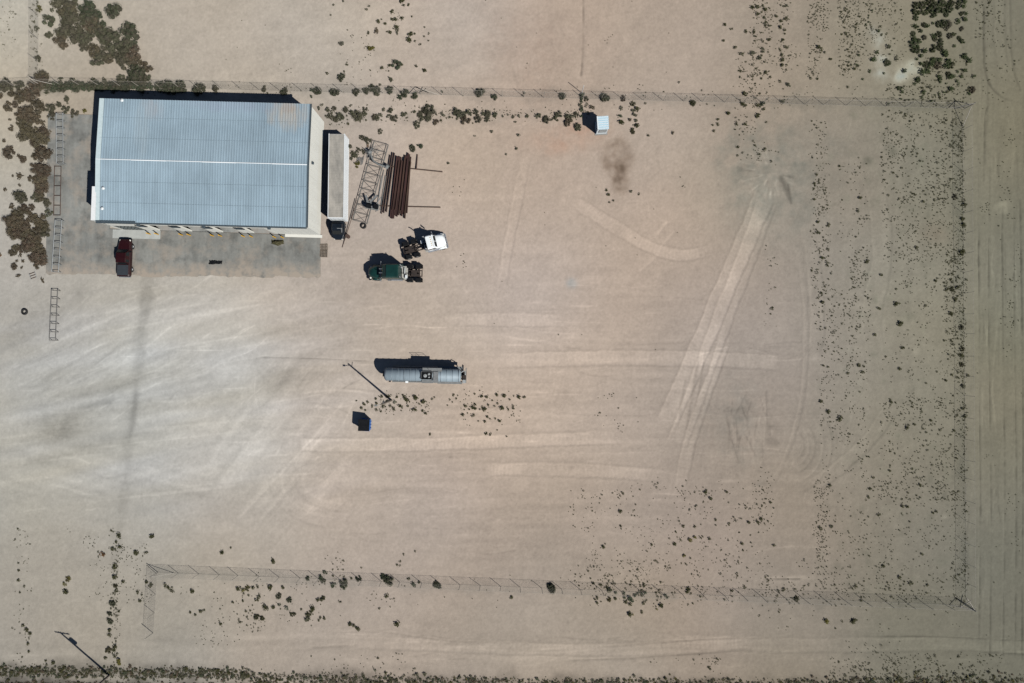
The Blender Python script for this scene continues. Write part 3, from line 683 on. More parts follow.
# ---------------------------------------------------------------- wheels
_wheel = {}
def wheel_meshes(r, wd):
    k = (round(r, 3), round(wd, 3))
    if k not in _wheel:
        b = MB(); h = wd/2
        b.lathe([(r*.56, -h*.8), (r*.62, -h), (r*.90, -h), (r*.985, -h*.8), (r, -h*.4), (r, h*.4), (r*.985, h*.8), (r*.90, h), (r*.62, h), (r*.56, h*.8), (r*.56, -h*.8)], (0, 0, 0), (0, 1, 0), 24)
        for i in range(24):
            a = 2*math.pi*(i+.5)/24; c, s = math.cos(a), math.sin(a); tx, tz = -s, c; q = r*.04
            b.add([(r*.99*c-tx*q, -h*.7, r*.99*s-tz*q), (r*.99*c+tx*q, -h*.7, r*.99*s+tz*q), (r*.99*c+tx*q, h*.7, r*.99*s+tz*q), (r*.99*c-tx*q, h*.7, r*.99*s-tz*q),
                   (r*1.02*c-tx*q, -h*.7, r*1.02*s-tz*q), (r*1.02*c+tx*q, -h*.7, r*1.02*s+tz*q), (r*1.02*c+tx*q, h*.7, r*1.02*s+tz*q), (r*1.02*c-tx*q, h*.7, r*1.02*s-tz*q)],
                  [(4, 5, 6, 7), (0, 1, 5, 4), (2, 3, 7, 6)])
        t = b.mesh('tyre', M['rubber'])
        b = MB(); b.lathe([(r*.57, -h*.75), (r*.50, -h*.6), (r*.45, -h*.2), (r*.15, -h*.1), (r*.14, -h*.5), (.001, -h*.55)], (0, 0, 0), (0, 1, 0), 20)
        b.lathe([(r*.57, h*.75), (r*.50, h*.6), (r*.45, h*.2), (r*.15, h*.1), (r*.14, h*.5), (.001, h*.55)], (0, 0, 0), (0, 1, 0), 20)
        _wheel[k] = (t, b.mesh('rim', M['rim']))
    return _wheel[k]
def wheel(parent, x, y, r, wd):
    t, rm = wheel_meshes(r, wd)
    o = bpy.data.objects.new('wheel', None); C.objects.link(o); o.parent = parent; o.location = (x, y, r); o.empty_display_size = .2
    link('tyre', t, o); link('rim', rm, o); return o

# ---------------------------------------------------------------- lorry tractors (x forward, y left, origin on the ground under the rear axle pair)
def tractor(name, label, loc, rz, paint, sleeper, wb, deck, fairing):
    t = thing(name, label, 'truck', loc, rz, 'tractor units parked in the yard')
    P = M[paint]; CH = M['chassis']
    xf = wb                                     # front axle
    cab_r = 1.95 if sleeper else wb-2.05         # back of the cabin
    cab_f = xf-.55                               # windscreen foot
    ch = 1.05; roof = 3.55 if sleeper else 2.75
    b = MB()
    for y in (-.43, .43): b.box(-1.2, xf+.9, y-.06, y+.06, .62, .90)
    for x in (-1.2, 0, 1.0, 1.9, xf-.3): b.box(x-.07, x+.07, -.37, .37, .66, .84)
    b.build('frame_rails', CH, t)
    for x in (-.66, .66):
        b = MB(); b.cyl((x, -1.1, .52), (x, 1.1, .52), .10, n=10); b.lathe([(.1, -.35), (.24, -.15), (.26, 0), (.24, .15), (.1, .35)], (x, 0, .55), (0, 1, 0), 12); b.build('axle', CH, t)
        for s in (-1, 1): wheel(t, x, s*.90, .52, .27); wheel(t, x, s*1.21, .52, .27)
    b = MB(); b.cyl((xf, -1.0, .5), (xf, 1.0, .5), .08, n=8); b.build('axle', CH, t)
    for s in (-1, 1): wheel(t, xf, s*1.03, .51, .30)
    # fifth wheel plate with its slot
    b = MB(); b.box(-.45, .45, -.45, .45, .98, 1.04, ch=.02); b.box(-.95, -.45, -.42, -.12, .95, 1.02); b.box(-.95, -.45, .12, .42, .95, 1.02); b.box(-.3, .3, -.5, .5, .90, .978); b.build('fifth_wheel', M['chassis'], t)
    for s in (-1, 1):
        for x in (-.66, .66):
            b = MB(); b.box(x-.40, x+.40, s*1.06-.30, s*1.06+.30, 1.06, 1.10); b.build('mudguard', M['black_plastic'], t)
    # mud flaps and tail
    for s in (-1, 1):
        b = MB(); b.box(-1.26, -1.22, s*1.05-.3, s*1.05+.3, .22, .95); b.build('mud_flap', M['black_plastic'], t)
        b = MB(); b.box(-1.26, -1.205, s*.5-.12, s*.5+.12, .68, .80); b.build('tail_light', M['maroon_paint'], t)
    # deck plate behind the cabin
    b = MB(); b.box(cab_r-deck-.05, cab_r-.08, -1.05, 1.05, .93, .99); b.build('deck_plate', M['deck_grey'], t)
    # tanks and steps
    for s in (-1, 1):
        b = MB(); b.cyl((cab_r-.2, s*.92, .72), (cab_r+1.5, s*.92, .72), .32, n=16); b.build('fuel_tank', M['chrome'], t)
        b = MB(); b.box(cab_r+1.6, cab_r+2.15, s*.92-.28, s*.92+.28, .38, .44); b.box(cab_r+1.6, cab_r+2.15, s*.92-.25, s*.92+.25, .70, .75); b.build('step', M['chrome'], t)
    # hood: lofted, narrowing to the nose
    def sec(x, w2, z0, z1, cr):
        return [(x, -w2, z0), (x, w2, z0), (x, w2, z1-cr), (x, w2-cr, z1-cr*.25), (x, w2*.45, z1), (x, -w2*.45, z1), (x, -w2+cr, z1-cr*.25), (x, -w2, z1-cr)]
    nose = xf+(1.05 if sleeper else .75)
    b = MB(); b.loft([sec(cab_f-.05, 1.0, .95, 2.02, .22), sec(cab_f+.5, .96, .92, 1.98, .24), sec(xf+.5, .86, .85, 1.86, .28), sec(nose-.18, .74, .82, 1.72, .30), sec(nose, .66, .86, 1.55, .24)], True)
    hood = b.build('hood', P, t)
    for s in (-1, 1):                            # front wings over the wheels
        b = MB(); q = []
        for i in range(9):
            a = math.pi*(.02+.96*i/8); q.append([(xf+.72*math.cos(a), s*.78, .50+.66*math.sin(a)), (xf+.72*math.cos(a), s*1.20, .50+.64*math.sin(a)), (xf+.66*math.cos(a), s*1.20, .50+.58*math.sin(a)), (xf+.66*math.cos(a), s*.78, .50+.60*math.sin(a))])
        b.loft(q, True); b.build('wing', P, t)
        b = MB(); b.box(nose-.30, nose-.05, s*.84-.14, s*.84+.14, .95, 1.22, ch=.05); b.build('headlight', M['light_clear'], t)
    b = MB(); b.box(nose+.005, nose+.05, -.5, .5, .92, 1.5, ch=.02); b.build('grille', M['chrome'], t)
    b = MB(); b.box(nose-.25, nose+.22, -1.15, 1.15, .40, .74, ch=.09); b.build('bumper', M['chrome'] if not sleeper else M['navy_paint'], t)
    # cabin, with a raked windscreen
    def csec(x, w2, z1, cr=.16): return [(x, -w2, .95), (x, w2, .95), (x, w2, z1-cr), (x, w2-cr, z1), (x, -w2+cr, z1), (x, -w2, z1-cr)]
    cb = cab_f-.02; ct_ = cab_f-.52; ctop = 2.78
    b = MB(); b.loft([csec(cab_r, 1.03, roof if sleeper else ctop), csec(cab_r+.12, 1.05, (roof if sleeper else ctop)+.02), csec(ct_-.85 if sleeper else ct_-.4, 1.05, (roof-.05) if sleeper else ctop+.02), csec(ct_-.12, 1.02, ctop+(.12 if sleeper else 0), .2), csec(ct_, 1.0, ctop-.03, .2), csec(cb, .99, 1.98, .10)], False)
    cabin = b.build('cabin', P, t, bevel=.04)
    # windscreen (two panes with a divider) and side windows
    for s in (-1, 1):
        b = MB(); n0 = .014
        b.add([(ct_+n0+.03, s*.04, ctop-.10+n0), (ct_+n0+.03, s*.78, ctop-.14+n0), (cb+n0-.03, s*.90, 2.03+n0), (cb+n0-.03, s*.04, 2.06+n0)], [(0, 1, 2, 3)]); b.build('windscreen', M['glass_dark'], cabin)
        b = MB(); y = s*1.056; b.add([(ct_-.05, y, 2.55), (ct_-.95, y, 2.55), (ct_-.95, y, 1.85), (cb-.15, y, 1.85)], [(0, 1, 2, 3)]); b.build('side_window', M['glass_dark'], cabin)
        b = MB(); b.cyl((ct_+.15, s*1.0, 1.9), (ct_+.15, s*1.42, 1.95), .02, n=6); b.cyl((ct_+.15, s*1.0, 2.55), (ct_+.15, s*1.42, 2.5), .02, n=6); b.box(ct_+.08, ct_+.18, s*1.42-.12, s*1.42+.12, 1.75, 2.55, ch=.03); b.build('mirror', M['chrome'], t)
        b = MB(); b.cyl((cab_r-.17, s*.92, .95), (cab_r-.17, s*.92, 3.1 if not sleeper else 3.5), .075, n=10); b.cyl((cab_r-.17, s*.92, 3.1 if not sleeper else 3.5), (cab_r-.30, s*.92, 3.35 if not sleeper else 3.75), .075, n=10); b.cyl((cab_r-.17, s*.92, 1.2), (cab_r-.17, s*.92, 2.2), .12, n=10); b.build('exhaust_stack', M['chrome'], t)
    b = MB(); b.box(ct_-.02, ct_+.20, -.98, .98, ctop-.02, ctop+.04, ch=.02); b.build('sun_visor', M['navy_paint'] if sleeper else P, cabin)
    if sleeper:
        b = MB(); b.loft([[(ct_-.9, -.95, roof-.03), (ct_-.9, .95, roof-.03), (ct_-.9, .8, roof+.10), (ct_-.9, -.8, roof+.10)], [(cab_r+.2, -1.0, roof+.02), (cab_r+.2, 1.0, roof+.02), (cab_r+.2, .9, roof+.22), (cab_r+.2, -.9, roof+.22)]]); b.build('roof_fairing', P, cabin, bevel=.05)
        for y in (-.3, .3): b = MB(); b.cyl((ct_-.25, y, ctop+.30), (ct_+.25, y, ctop+.30), .035, .06, n=8); b.build('horn', M['chrome'], cabin)
        for s in (-1, 1): b = MB(); b.box(cab_r-.5, cab_r-.01, s*1.02-.03, s*1.02+.03, 1.0, 2.9); b.build('side_fairing', P, cabin)
    for i in range(5):
        y = -.6+.3*i; b = MB(); b.box(ct_-.28, ct_-.16, y-.04, y+.04, ctop+(.10 if sleeper else .01), ctop+(.16 if sleeper else .07)); b.build('marker_light', M['yellow_paint'], cabin)
    # clutter behind the cabin: air tanks, hoses, battery box
    b = MB(); b.cyl((cab_r-.5, -.75, 1.12), (cab_r-.5, .2, 1.12), .12, n=10); b.build('air_tank', M['galv'], t)
    b = MB(); b.box(cab_r-.95, cab_r-.62, .35, .85, .99, 1.35, ch=.03); b.build('battery_box', M['steel_white'], t)
    b = MB(); b.cyl((cab_r-.05, .15, 1.9), (cab_r-.6, .1, 1.15), .03, n=6); b.cyl((cab_r-.6, .1, 1.15), (.2, 0, 1.10), .03, n=6); b.build('air_hose', M['black_plastic'], t)
    return t
# green sleeper tractor, nose to the left
pr = g(414.5, 273.5, .5)
tractor('tractor_unit', 'dark green tractor unit with sleeper cabin, nose to the left', (pr.x, pr.y, 0), math.pi-R(1.0), 'green_paint', True, 5.75, .95, True)
pr = g(411.6, 249.6, .5); pf = g(437, 242.8, 2.0)
tractor('tractor_unit', 'white day-cab tractor unit with bare black chassis, nose to the right', (pr.x, pr.y, 0), R(14.5), 'white_paint', False, 4.7, .5, False)

# ---------------------------------------------------------------- dark maroon pickup on the pad
pt = g(125.2, 258.0, .8); pk = thing('pickup_truck', 'dark maroon pickup with covered bed parked nose to the workshop', 'pickup', (pt.x, pt.y, .14), R(90-1.5))
def bsec(x, w2, z0, z1, cr=.12): return [(x, -w2+.05, z0), (x, w2-.05, z0), (x, w2, z0+.25), (x, w2, z1-cr), (x, w2-cr, z1), (x, -w2+cr, z1), (x, -w2, z1-cr), (x, -w2, z0+.25)]
b = MB(); b.loft([bsec(-2.85, .93, .48, 1.12), bsec(-2.6, .98, .40, 1.16), bsec(-.4, 1.0, .38, 1.16), bsec(.9, 1.0, .38, 1.14), bsec(1.4, .99, .40, 1.12), bsec(2.3, .96, .42, 1.05, .2), bsec(2.7, .90, .46, .98, .25), bsec(2.86, .78, .52, .88, .2)], False)
b.build('body', M['maroon_paint'], pk, bevel=.05)
b = MB(); b.loft([[(-1.0, -.93, 1.13), (-1.0, .93, 1.13), (-.82, .74, 1.80), (-.82, -.74, 1.80)], [(-.2, -.95, 1.13), (-.2, .95, 1.13), (-.2, .76, 1.88), (-.2, -.76, 1.88)], [(1.25, -.93, 1.10), (1.25, .93, 1.10), (.62, .72, 1.82), (.62, -.72, 1.82)]])
cabn = b.build('cabin', M['maroon_paint'], pk, bevel=.05)
b = MB(); b.add([(1.26, -.80, 1.15), (1.26, .80, 1.15), (.70, .66, 1.79), (.70, -.66, 1.79)], [(0, 1, 2, 3)]); b.build('windscreen', M['glass_dark'], cabn)
b = MB(); b.add([(-1.02, -.75, 1.22), (-1.02, .75, 1.22), (-.86, .66, 1.72), (-.86, -.66, 1.72)], [(0, 1, 2, 3)]); b.build('rear_window', M['glass_dark'], cabn)
for s in (-1, 1):
    for xa, xb in ((-.75, -.12), (-.02, .62)):
        b = MB(); b.add([(xa, s*.925, 1.20), (xb+(.35 if xb > 0 else 0), s*.925, 1.20), (xb, s*.785, 1.74), (xa, s*.785, 1.74)], [(0, 1, 2, 3)]); b.build('side_window', M['glass_dark'], cabn)
    b = MB(); b.box(.82, 1.0, s*1.0-.0 if s > 0 else -1.24, 1.24 if s > 0 else -1.0, 1.08, 1.26, ch=.04); b.build('mirror', M['black_plastic'], pk)
    b = MB(); b.box(2.55, 2.82, s*.70-.14, s*.70+.14, .74, .90, ch=.04); b.build('headlight', M['light_clear'], pk)
    b = MB(); b.box(-2.88, -2.83, s*.86-.08, s*.86+.08, .72, 1.05); b.build('tail_light', M['maroon_paint'], pk)
    for x in (-1.75, 1.80): wheel(pk, x, s*.88, .39, .26)
b = MB(); b.box(-2.72, -1.12, -.84, .84, 1.165, 1.20, ch=.015); b.build('bed_cover', M['tonneau'], pk)
b = MB(); b.box(2.78, 2.98, -.88, .88, .42, .62, ch=.05); b.build('bumper', M['black_plastic'], pk)
b = MB(); b.box(-3.0, -2.84, -.92, .92, .42, .60, ch=.04); b.build('bumper', M['chrome'], pk)

# ---------------------------------------------------------------- tank trailer in the middle of the yard
pa, pb = g(384.5, 374.0, 1.9), g(457.5, 375.5, 1.9); tl = (pb-pa).length; trot = math.atan2((pb-pa).y, (pb-pa).x)
tk = thing('tank_trailer', 'grey cylindrical tank trailer with banded barrel standing alone in the yard', 'trailer', (pa.x, pa.y, 0), trot)
RT = .98; zc = 1.95
b = MB(); b.lathe([(.001, -.38), (RT*.35, -.35), (RT*.65, -.27), (RT*.86, -.15), (RT*.97, -.04), (RT, 0.0), (RT, tl), (RT*.97, tl+.04), (RT*.86, tl+.13), (RT*.6, tl+.22), (.001, tl+.27)], (.3, 0, zc), (1, 0, 0), 32); barrel = b.build('barrel', M['tank_alu'], tk)
for i in range(13):
    x = .35+(tl-.1)*i/12; b = MB(); b.lathe([(RT, -.035), (RT+.035, -.03), (RT+.035, .03), (RT, .035)], (x, 0, zc), (1, 0, 0), 32); b.build('band', M['tank_alu'] if i % 3 else M['tank_band'], barrel)
b = MB()
for y in (-.45, .45): b.box(.9, tl+.8, y-.07, y+.07, .85, 1.08)
for x in (1.2, 3, 5, 7, 9, 11): b.box(x-.06, x+.06, -.38, .38, .88, 1.04)
b.build('frame_rails', M['chassis'], tk)
for x in (tl-2.3, tl-1.05):
    b = MB(); b.cyl((x, -1.1, .5), (x, 1.1, .5), .08, n=8); b.build('axle', M['chassis'], tk)
    for s in (-1, 1): wheel(tk, x, s*.88, .5, .26); wheel(tk, x, s*1.17, .5, .26)
for s in (-1, 1):
    b = MB(); b.box(tl-3.1, tl+.65, s*1.10-.24, s*1.10+.24, 1.09, 1.13); b.build('fender', M['galv_grey'], tk)
    b = MB(); b.box(2.0, 2.12, s*.72-.06, s*.72+.06, .05, 1.05); b.box(1.88, 2.24, s*.72-.16, s*.72+.16, 0, .05); b.build('landing_leg', M['chassis'], tk)
    b = MB(); b.cyl((1.1, s*1.12, 1.05), (tl-3.1, s*1.12, 1.05), .12, n=8); b.build('hose_tray', M['galv_grey'], tk)
b = MB(); b.box(-.35, .05, -.40, .40, 1.25, 1.55, ch=.03); b.build('nose_box', M['black_plastic'], tk)
b = MB(); b.box(.5, .8, -1.25, -.95, .8, 1.1, ch=.03); b.box(1.05, 1.35, -1.25, -.95, .8, 1.1, ch=.03); b.build('valve', M['chassis'], tk)
b = MB(); b.box(3.05, 3.5, -1.32, -1.0, .95, 1.25, ch=.04); b.build('tool_box', M['container_white'], tk)
# hatch well and walkway on top
hxm = (g(427, 372, 3).x-pa.x)
b = MB(); b.box(hxm-.85, hxm+.75, -.62, .50, zc+RT*.80, zc+RT+.05); well = b.build('spill_box', M['black_plastic'], tk)
b = MB()
for xa, xb, ya, yb in ((hxm-.90, hxm-.85, -.66, .54), (hxm+.75, hxm+.80, -.66, .54), (hxm-.85, hxm+.75, -.66, -.62), (hxm-.85, hxm+.75, .50, .54)): b.box(xa, xb, ya, yb, zc+RT*.75, zc+RT+.22)
b.build('spill_wall', M['galv_grey'], well)
for x, y, r in ((hxm-.25, -.1, .26), (hxm+.3, .15, .18), (hxm+.32, -.3, .12)):
    b = MB(); b.cyl((x, y, zc+RT+.05), (x, y, zc+RT+.17), r, n=16); b.cyl((x, y, zc+RT+.17), (x, y, zc+RT+.24), r*.5, n=12); b.build('hatch', M['galv'], tk)
b = MB(); b.box(hxm-.7, hxm+2.2, .58, 1.10, zc+RT-.10, zc+RT-.05); b.build('walkway', M['galv_grey'], tk)
b = MB(); b.box(hxm+.95, hxm+1.7, -1.0, .56, zc+RT+.04, zc+RT+.08); b.box(hxm-.8, hxm+.85, -1.22, -.72, zc+.62, zc+.66); b.build('crash_plate', M['galv_grey'], tk)
b = MB()
for x in (hxm-.35, hxm+.6, hxm+1.7): b.cyl((x, 1.1, zc+RT-.08), (x, 1.1, zc+RT+.75), .025, n=6)
b.cyl((hxm-.35, 1.1, zc+RT+.75), (hxm+1.7, 1.1, zc+RT+.75), .025, n=6); b.cyl((hxm-.35, 1.1, zc+RT+.35), (hxm+1.7, 1.1, zc+RT+.35), .02, n=6); b.build('handrail', M['galv_grey'], tk)
b = MB()
for y in (.85, 1.1): b.cyl((hxm+.2, y, .5), (hxm+.2, y, zc+RT+.2), .025, n=6)
for i in range(8): b.cyl((hxm+.2, .85, .6+i*.32), (hxm+.2, 1.1, .6+i*.32), .018, n=6)
b.build('ladder', M['galv_grey'], tk)
# pump and pipework at the rear end
b = MB(); b.box(tl+.55, tl+1.25, -.75, .6, .95, 1.02); b.box(tl+.7, tl+1.2, -.5, .1, 1.02, 1.75, ch=.05); b.build('pump', M['chassis'], tk)
b = MB(); pts = [(tl+.62, .5, 2.6), (tl+.95, .75, 2.65), (tl+1.15, .7, 2.2), (tl+1.15, .3, 1.7), (tl+1.1, -.3, 1.5)]
for i in range(4): b.cyl(pts[i], pts[i+1], .07, n=8)
b.build('pipework', M['galv'], tk)
b = MB(); b.box(tl+1.15, tl+1.28, -1.15, 1.15, .62, .82, ch=.02); b.build('rear_bumper', M['galv_grey'], tk)
b = MB(); b.box(tl+.72, tl+1.18, -1.18, -.62, 1.04, 1.5, ch=.04); b.build('valve_box', M['galv'], tk)

# ---------------------------------------------------------------- blue bin with a black lid
pt = g(366.3, 424.0, .0)
bn = thing('dumpster', 'blue steel dumpster with black lid below the tank trailer', 'dumpster', (pt.x, pt.y, 0), R(-3))
b = MB(); w2, l2 = .80, .86
b.loft([[(-w2*.9, -l2*.88, .12), (w2*.96, -l2*.88, .12), (w2*.96, l2*.88, .12), (-w2*.9, l2*.88, .12)], [(-w2, -l2, 1.45), (w2, -l2, 1.45), (w2, l2, 1.45), (-w2, l2, 1.45)]]); b.build('body', M['blue_bin'], bn)
b = MB(); b.box(-w2-.05, w2+.05, -l2-.05, l2+.05, 1.36, 1.44); b.build('rim', M['blue_bin'], bn)
for i in (-1, 0, 1): b = MB(); b.box(w2-.02, w2+.06, i*.5-.05, i*.5+.05, .2, 1.35); b.build('rib', M['blue_bin'], bn)
for s in (-1, 1):
    b = MB(); y0, y1 = (.01, l2+.03) if s > 0 else (-l2-.03, -.01)
    b.add([(-w2-.03, y0, 1.72), (-w2-.03, y1, 1.72), (w2+.03, y1, 1.47), (w2+.03, y0, 1.47), (-w2-.03, y0, 1.45), (-w2-.03, y1, 1.45), (w2+.03, y1, 1.445), (w2+.03, y0, 1.445)], [(0, 1, 2, 3), (0, 1, 5, 4), (2, 3, 7, 6), (0, 3, 7, 4), (1, 2, 6, 5)]); b.build('lid', M['black_plastic'], bn)
    b = MB(); b.box(-.5, .5, s*l2-.0 if s > 0 else -l2-.12, l2+.12 if s > 0 else -l2, .85, 1.0); b.build('fork_pocket', M['blue_bin'], bn)
    for x in (-.6, .6): b = MB(); b.cyl((x, s*.65-.03, .07), (x, s*.65+.03, .07), .07, n=10); b.build('caster', M['rubber'], bn)

# ---------------------------------------------------------------- small white shed by the north fence
z = 2.3; q = [g(596.8, 117.2, z), g(608.3, 115.9, z), g(608.8, 128.7, z), g(597.6, 129.5, z)]; cc = sum(q, Vector())/4
sw, sl = ((q[1]-q[0]).length+(q[2]-q[3]).length)/2, ((q[3]-q[0]).length+(q[2]-q[1]).length)/2
sh = thing('metal_shed', 'small white metal shed with pale blue roof below the north fence', 'shed', (cc.x, cc.y, 0), R(3.5))
a, d = sw/2, sl/2
b = MB(); b.box(-a+.06, a-.06, -d+.06, d-.06, .0, 2.22); body = b.build('wall', M['shed_white'], sh)
b = MB(); nr = 9
b.add([(-a, -d, 2.24), (a, -d, 2.24), (a, d, 2.44), (-a, d, 2.44), (-a, -d, 2.30), (a, -d, 2.30), (a, d, 2.50), (-a, d, 2.50)], [(4, 5, 6, 7), (0, 1, 2, 3), (0, 1, 5, 4), (1, 2, 6, 5), (2, 3, 7, 6), (3, 0, 4, 7)])
rf = b.build('roof', M['shed_roof'], sh)
b = MB()
for i in range(6): y = -d+.15+i*(2*d-.3)/5; zz = 2.30+.2*(y+d)/(2*d); b.box(-a+.03, a-.03, y-.05, y+.05, zz-.01, zz+.05)
b.build('rib', M['shed_white'], rf)
b = MB(); b.box(-a-.03, -a+.12, -d-.02, d+.02, 2.36, 2.56); b.build('edge_trim', M['shed_white'], rf)
b = MB(); b.box(-a+.35, a-.2, -d+.0, -d+.055, .75, 1.85); v_ = b.build('vent', M['galv_grey'], sh)
b = MB()
for i in range(6): b.box(-a+.37, a-.22, -d-.03, -d-.002, .82+i*.17, .88+i*.17)
b.build('louvre', M['galv'], v_)
b = MB(); b.box(-a-.02, -a+.055, -.4, .4, .05, 2.0); b.build('door', M['shed_white'], sh)
b = MB(); b.box(-a-.12, a+.12, -d-.12, d+.12, -.15, .06); b.build('base', M['concrete_floor'], sh)

# ---------------------------------------------------------------- dark compact utility truck at the foot of the container
pt = g(338.3, 230.5, .9); uv = thing('utility_vehicle', 'small dark navy utility truck tucked against the container end', 'vehicle', (pt.x, pt.y, 0), R(-91))
b = MB(); b.loft([[(-1.35, -.95, .45), (-1.35, .95, .45), (-1.35, .95, 1.15), (-1.35, -.95, 1.15)], [(-.2, -1.0, .42), (-.2, 1.0, .42), (-.2, 1.0, 1.15), (-.2, -1.0, 1.15)], [(.7, -.98, .42), (.7, .98, .42), (.7, .92, 1.12), (.7, -.92, 1.12)], [(1.15, -.85, .45), (1.15, .85, .45), (1.15, .75, 1.0), (1.15, -.75, 1.0)], [(1.4, -.5, .5), (1.4, .5, .5), (1.4, .45, .85), (1.4, -.45, .85)]])
b.build('body', M['navy_paint'], uv, bevel=.06)
b = MB(); b.loft([[(-.9, -.85, 1.14), (-.9, .85, 1.14), (-.85, .72, 1.85), (-.85, -.72, 1.85)], [(-.2, -.88, 1.14), (-.2, .88, 1.14), (-.2, .74, 1.92), (-.2, -.74, 1.92)], [(.65, -.82, 1.12), (.65, .82, 1.12), (.15, .70, 1.86), (.15, -.70, 1.86)]]); cb_ = b.build('cabin', M['navy_paint'], uv, bevel=.05)
b = MB(); b.add([(.665, -.72, 1.17), (.665, .72, 1.17), (.22, .62, 1.80), (.22, -.62, 1.80)], [(0, 1, 2, 3)]); b.build('windscreen', M['glass_dark'], cb_)
b = MB(); b.box(-.1, .5, .80, .86, 1.93, 1.97); b.box(-.16, -.10, .1, .86, 1.93, 1.97); b.build('roof_rail', M['galv'], cb_)
for s in (-1, 1):
    b = MB(); b.box(1.2, 1.38, s*.55-.12, s*.55+.12, .70, .86, ch=.03); b.build('headlight', M['light_clear'], uv)
    for x in (-.85, .72): wheel(uv, x, s*.86, .36, .24)
# drum by its corner
pt = g(347.5, 236.2, .6); b = MB(); b.cyl((0, 0, 0), (0, 0, .88), .29, n=18); b.lathe([(.29, .28), (.305, .30), (.29, .32)], (0, 0, 0), (0, 0, 1), 18); b.lathe([(.29, .58), (.305, .60), (.29, .62)], (0, 0, 0), (0, 0, 1), 18); b.lathe([(.29, .88), (.30, .90), (.27, .90), (.27, .87), (.001, .87)], (0, 0, 0), (0, 0, 1), 18)
tag(b.build('steel_drum', M['rust_dark'], None, (pt.x, pt.y, 0)), 'dark rusty steel drum standing beside the navy utility truck', 'drum')

# ---------------------------------------------------------------- rusty pipes on two cross pipes
def lay(name, a, c, r, z0, z1, m, label, cat, group=None, n=10):
    p0, p1 = g(*a, z0), g(*c, z1); mid = (p0+p1)/2; d = p1-p0
    b = MB(); b.cyl(-d/2, d/2, r, n=n, caps=False); b.cyl(-d/2, d/2, r*.88, n=n, caps=False)
    return tag(b.build(name, M[m], None, mid), label, cat, group)
lay('cross_pipe', (386, 166), (442.5, 171.8), .085, .085, .085, 'rust_dark', 'upper thin dark cross pipe on the sand under the rusty pipe stack', 'pipe', 'cross pipes under the stack')
lay('cross_pipe', (380, 205.8), (440.5, 207.3), .085, .085, .085, 'rust_dark', 'lower thin dark cross pipe on the sand under the rusty pipe stack', 'pipe', 'cross pipes under the stack')
NTH = ['first', 'second', 'third', 'fourth', 'fifth', 'sixth', 'seventh', 'eighth', 'ninth', 'tenth', 'eleventh', 'twelfth', 'thirteenth', 'fourteenth', 'fifteenth', 'sixteenth']
pr_ = random.Random(5); k = 0
for i in range(11):
    t = i/10; x0 = 397.2+t*13.6; x1 = 390.2+t*16.2
    ys_ = 153+pr_.uniform(0, 5)+(4 if 2 < i < 6 else 0); ye = 215+pr_.uniform(-3, 4)
    f0 = (ys_-154)/64; f1 = (ye-154)/64
    lay('rusty_pipe', (x0+(x1-x0)*f0, ys_), (x0+(x1-x0)*f1, ye), .125, .297, .297, 'rust_pipe', 'rusty steel pipe, %s from the left in the bottom layer of the stack' % NTH[i], 'pipe', 'rusty pipes stacked side by side')
for i in range(5):
    x0 = 399+i*2.9; x1 = 392.5+i*3.0
    lay('rusty_pipe', (x0, 158+pr_.uniform(0, 4)), (x1, 211+pr_.uniform(-2, 5)), .12, .50, .50, 'rust_pipe', 'rusty steel pipe, %s from the left in the top layer of the stack' % NTH[i], 'pipe', 'rusty pipes stacked side by side')
lay('loose_pipe', (392.6, 152.5), (383.8, 213), .085, .26, .26, 'rust_dark', 'loose thin rusty pipe, second from the left of the stack', 'pipe')
lay('loose_pipe', (394.6, 153), (386.5, 212), .085, .26, .26, 'rust_dark', 'loose thin rusty pipe lying closest to the left side of the stack', 'pipe')
lay('loose_pipe', (390.2, 155), (381.5, 214), .07, .26, .26, 'rust_dark', 'loose thin rusty pipe, leftmost beside the pipe stack', 'pipe')
lay('short_pipe', (417.4, 154.5), (416.4, 169), .09, .09, .25, 'rust_dark', 'short rusty pipe end resting on the upper cross pipe right of the stack', 'pipe')
for i, (a, c) in enumerate((((384, 170), (376, 212)), ((382, 176), (377, 206)), ((386, 176), (380, 210)))):
    lay('thin_rod', a, c, .04, .20+.05*i, .06, 'galv_grey', 'thin grey steel rod between lattice frame and pipes, %s of three' % ('longest', 'shortest', 'rightmost')[i], 'rod', 'grey rods by the pipes', n=6)

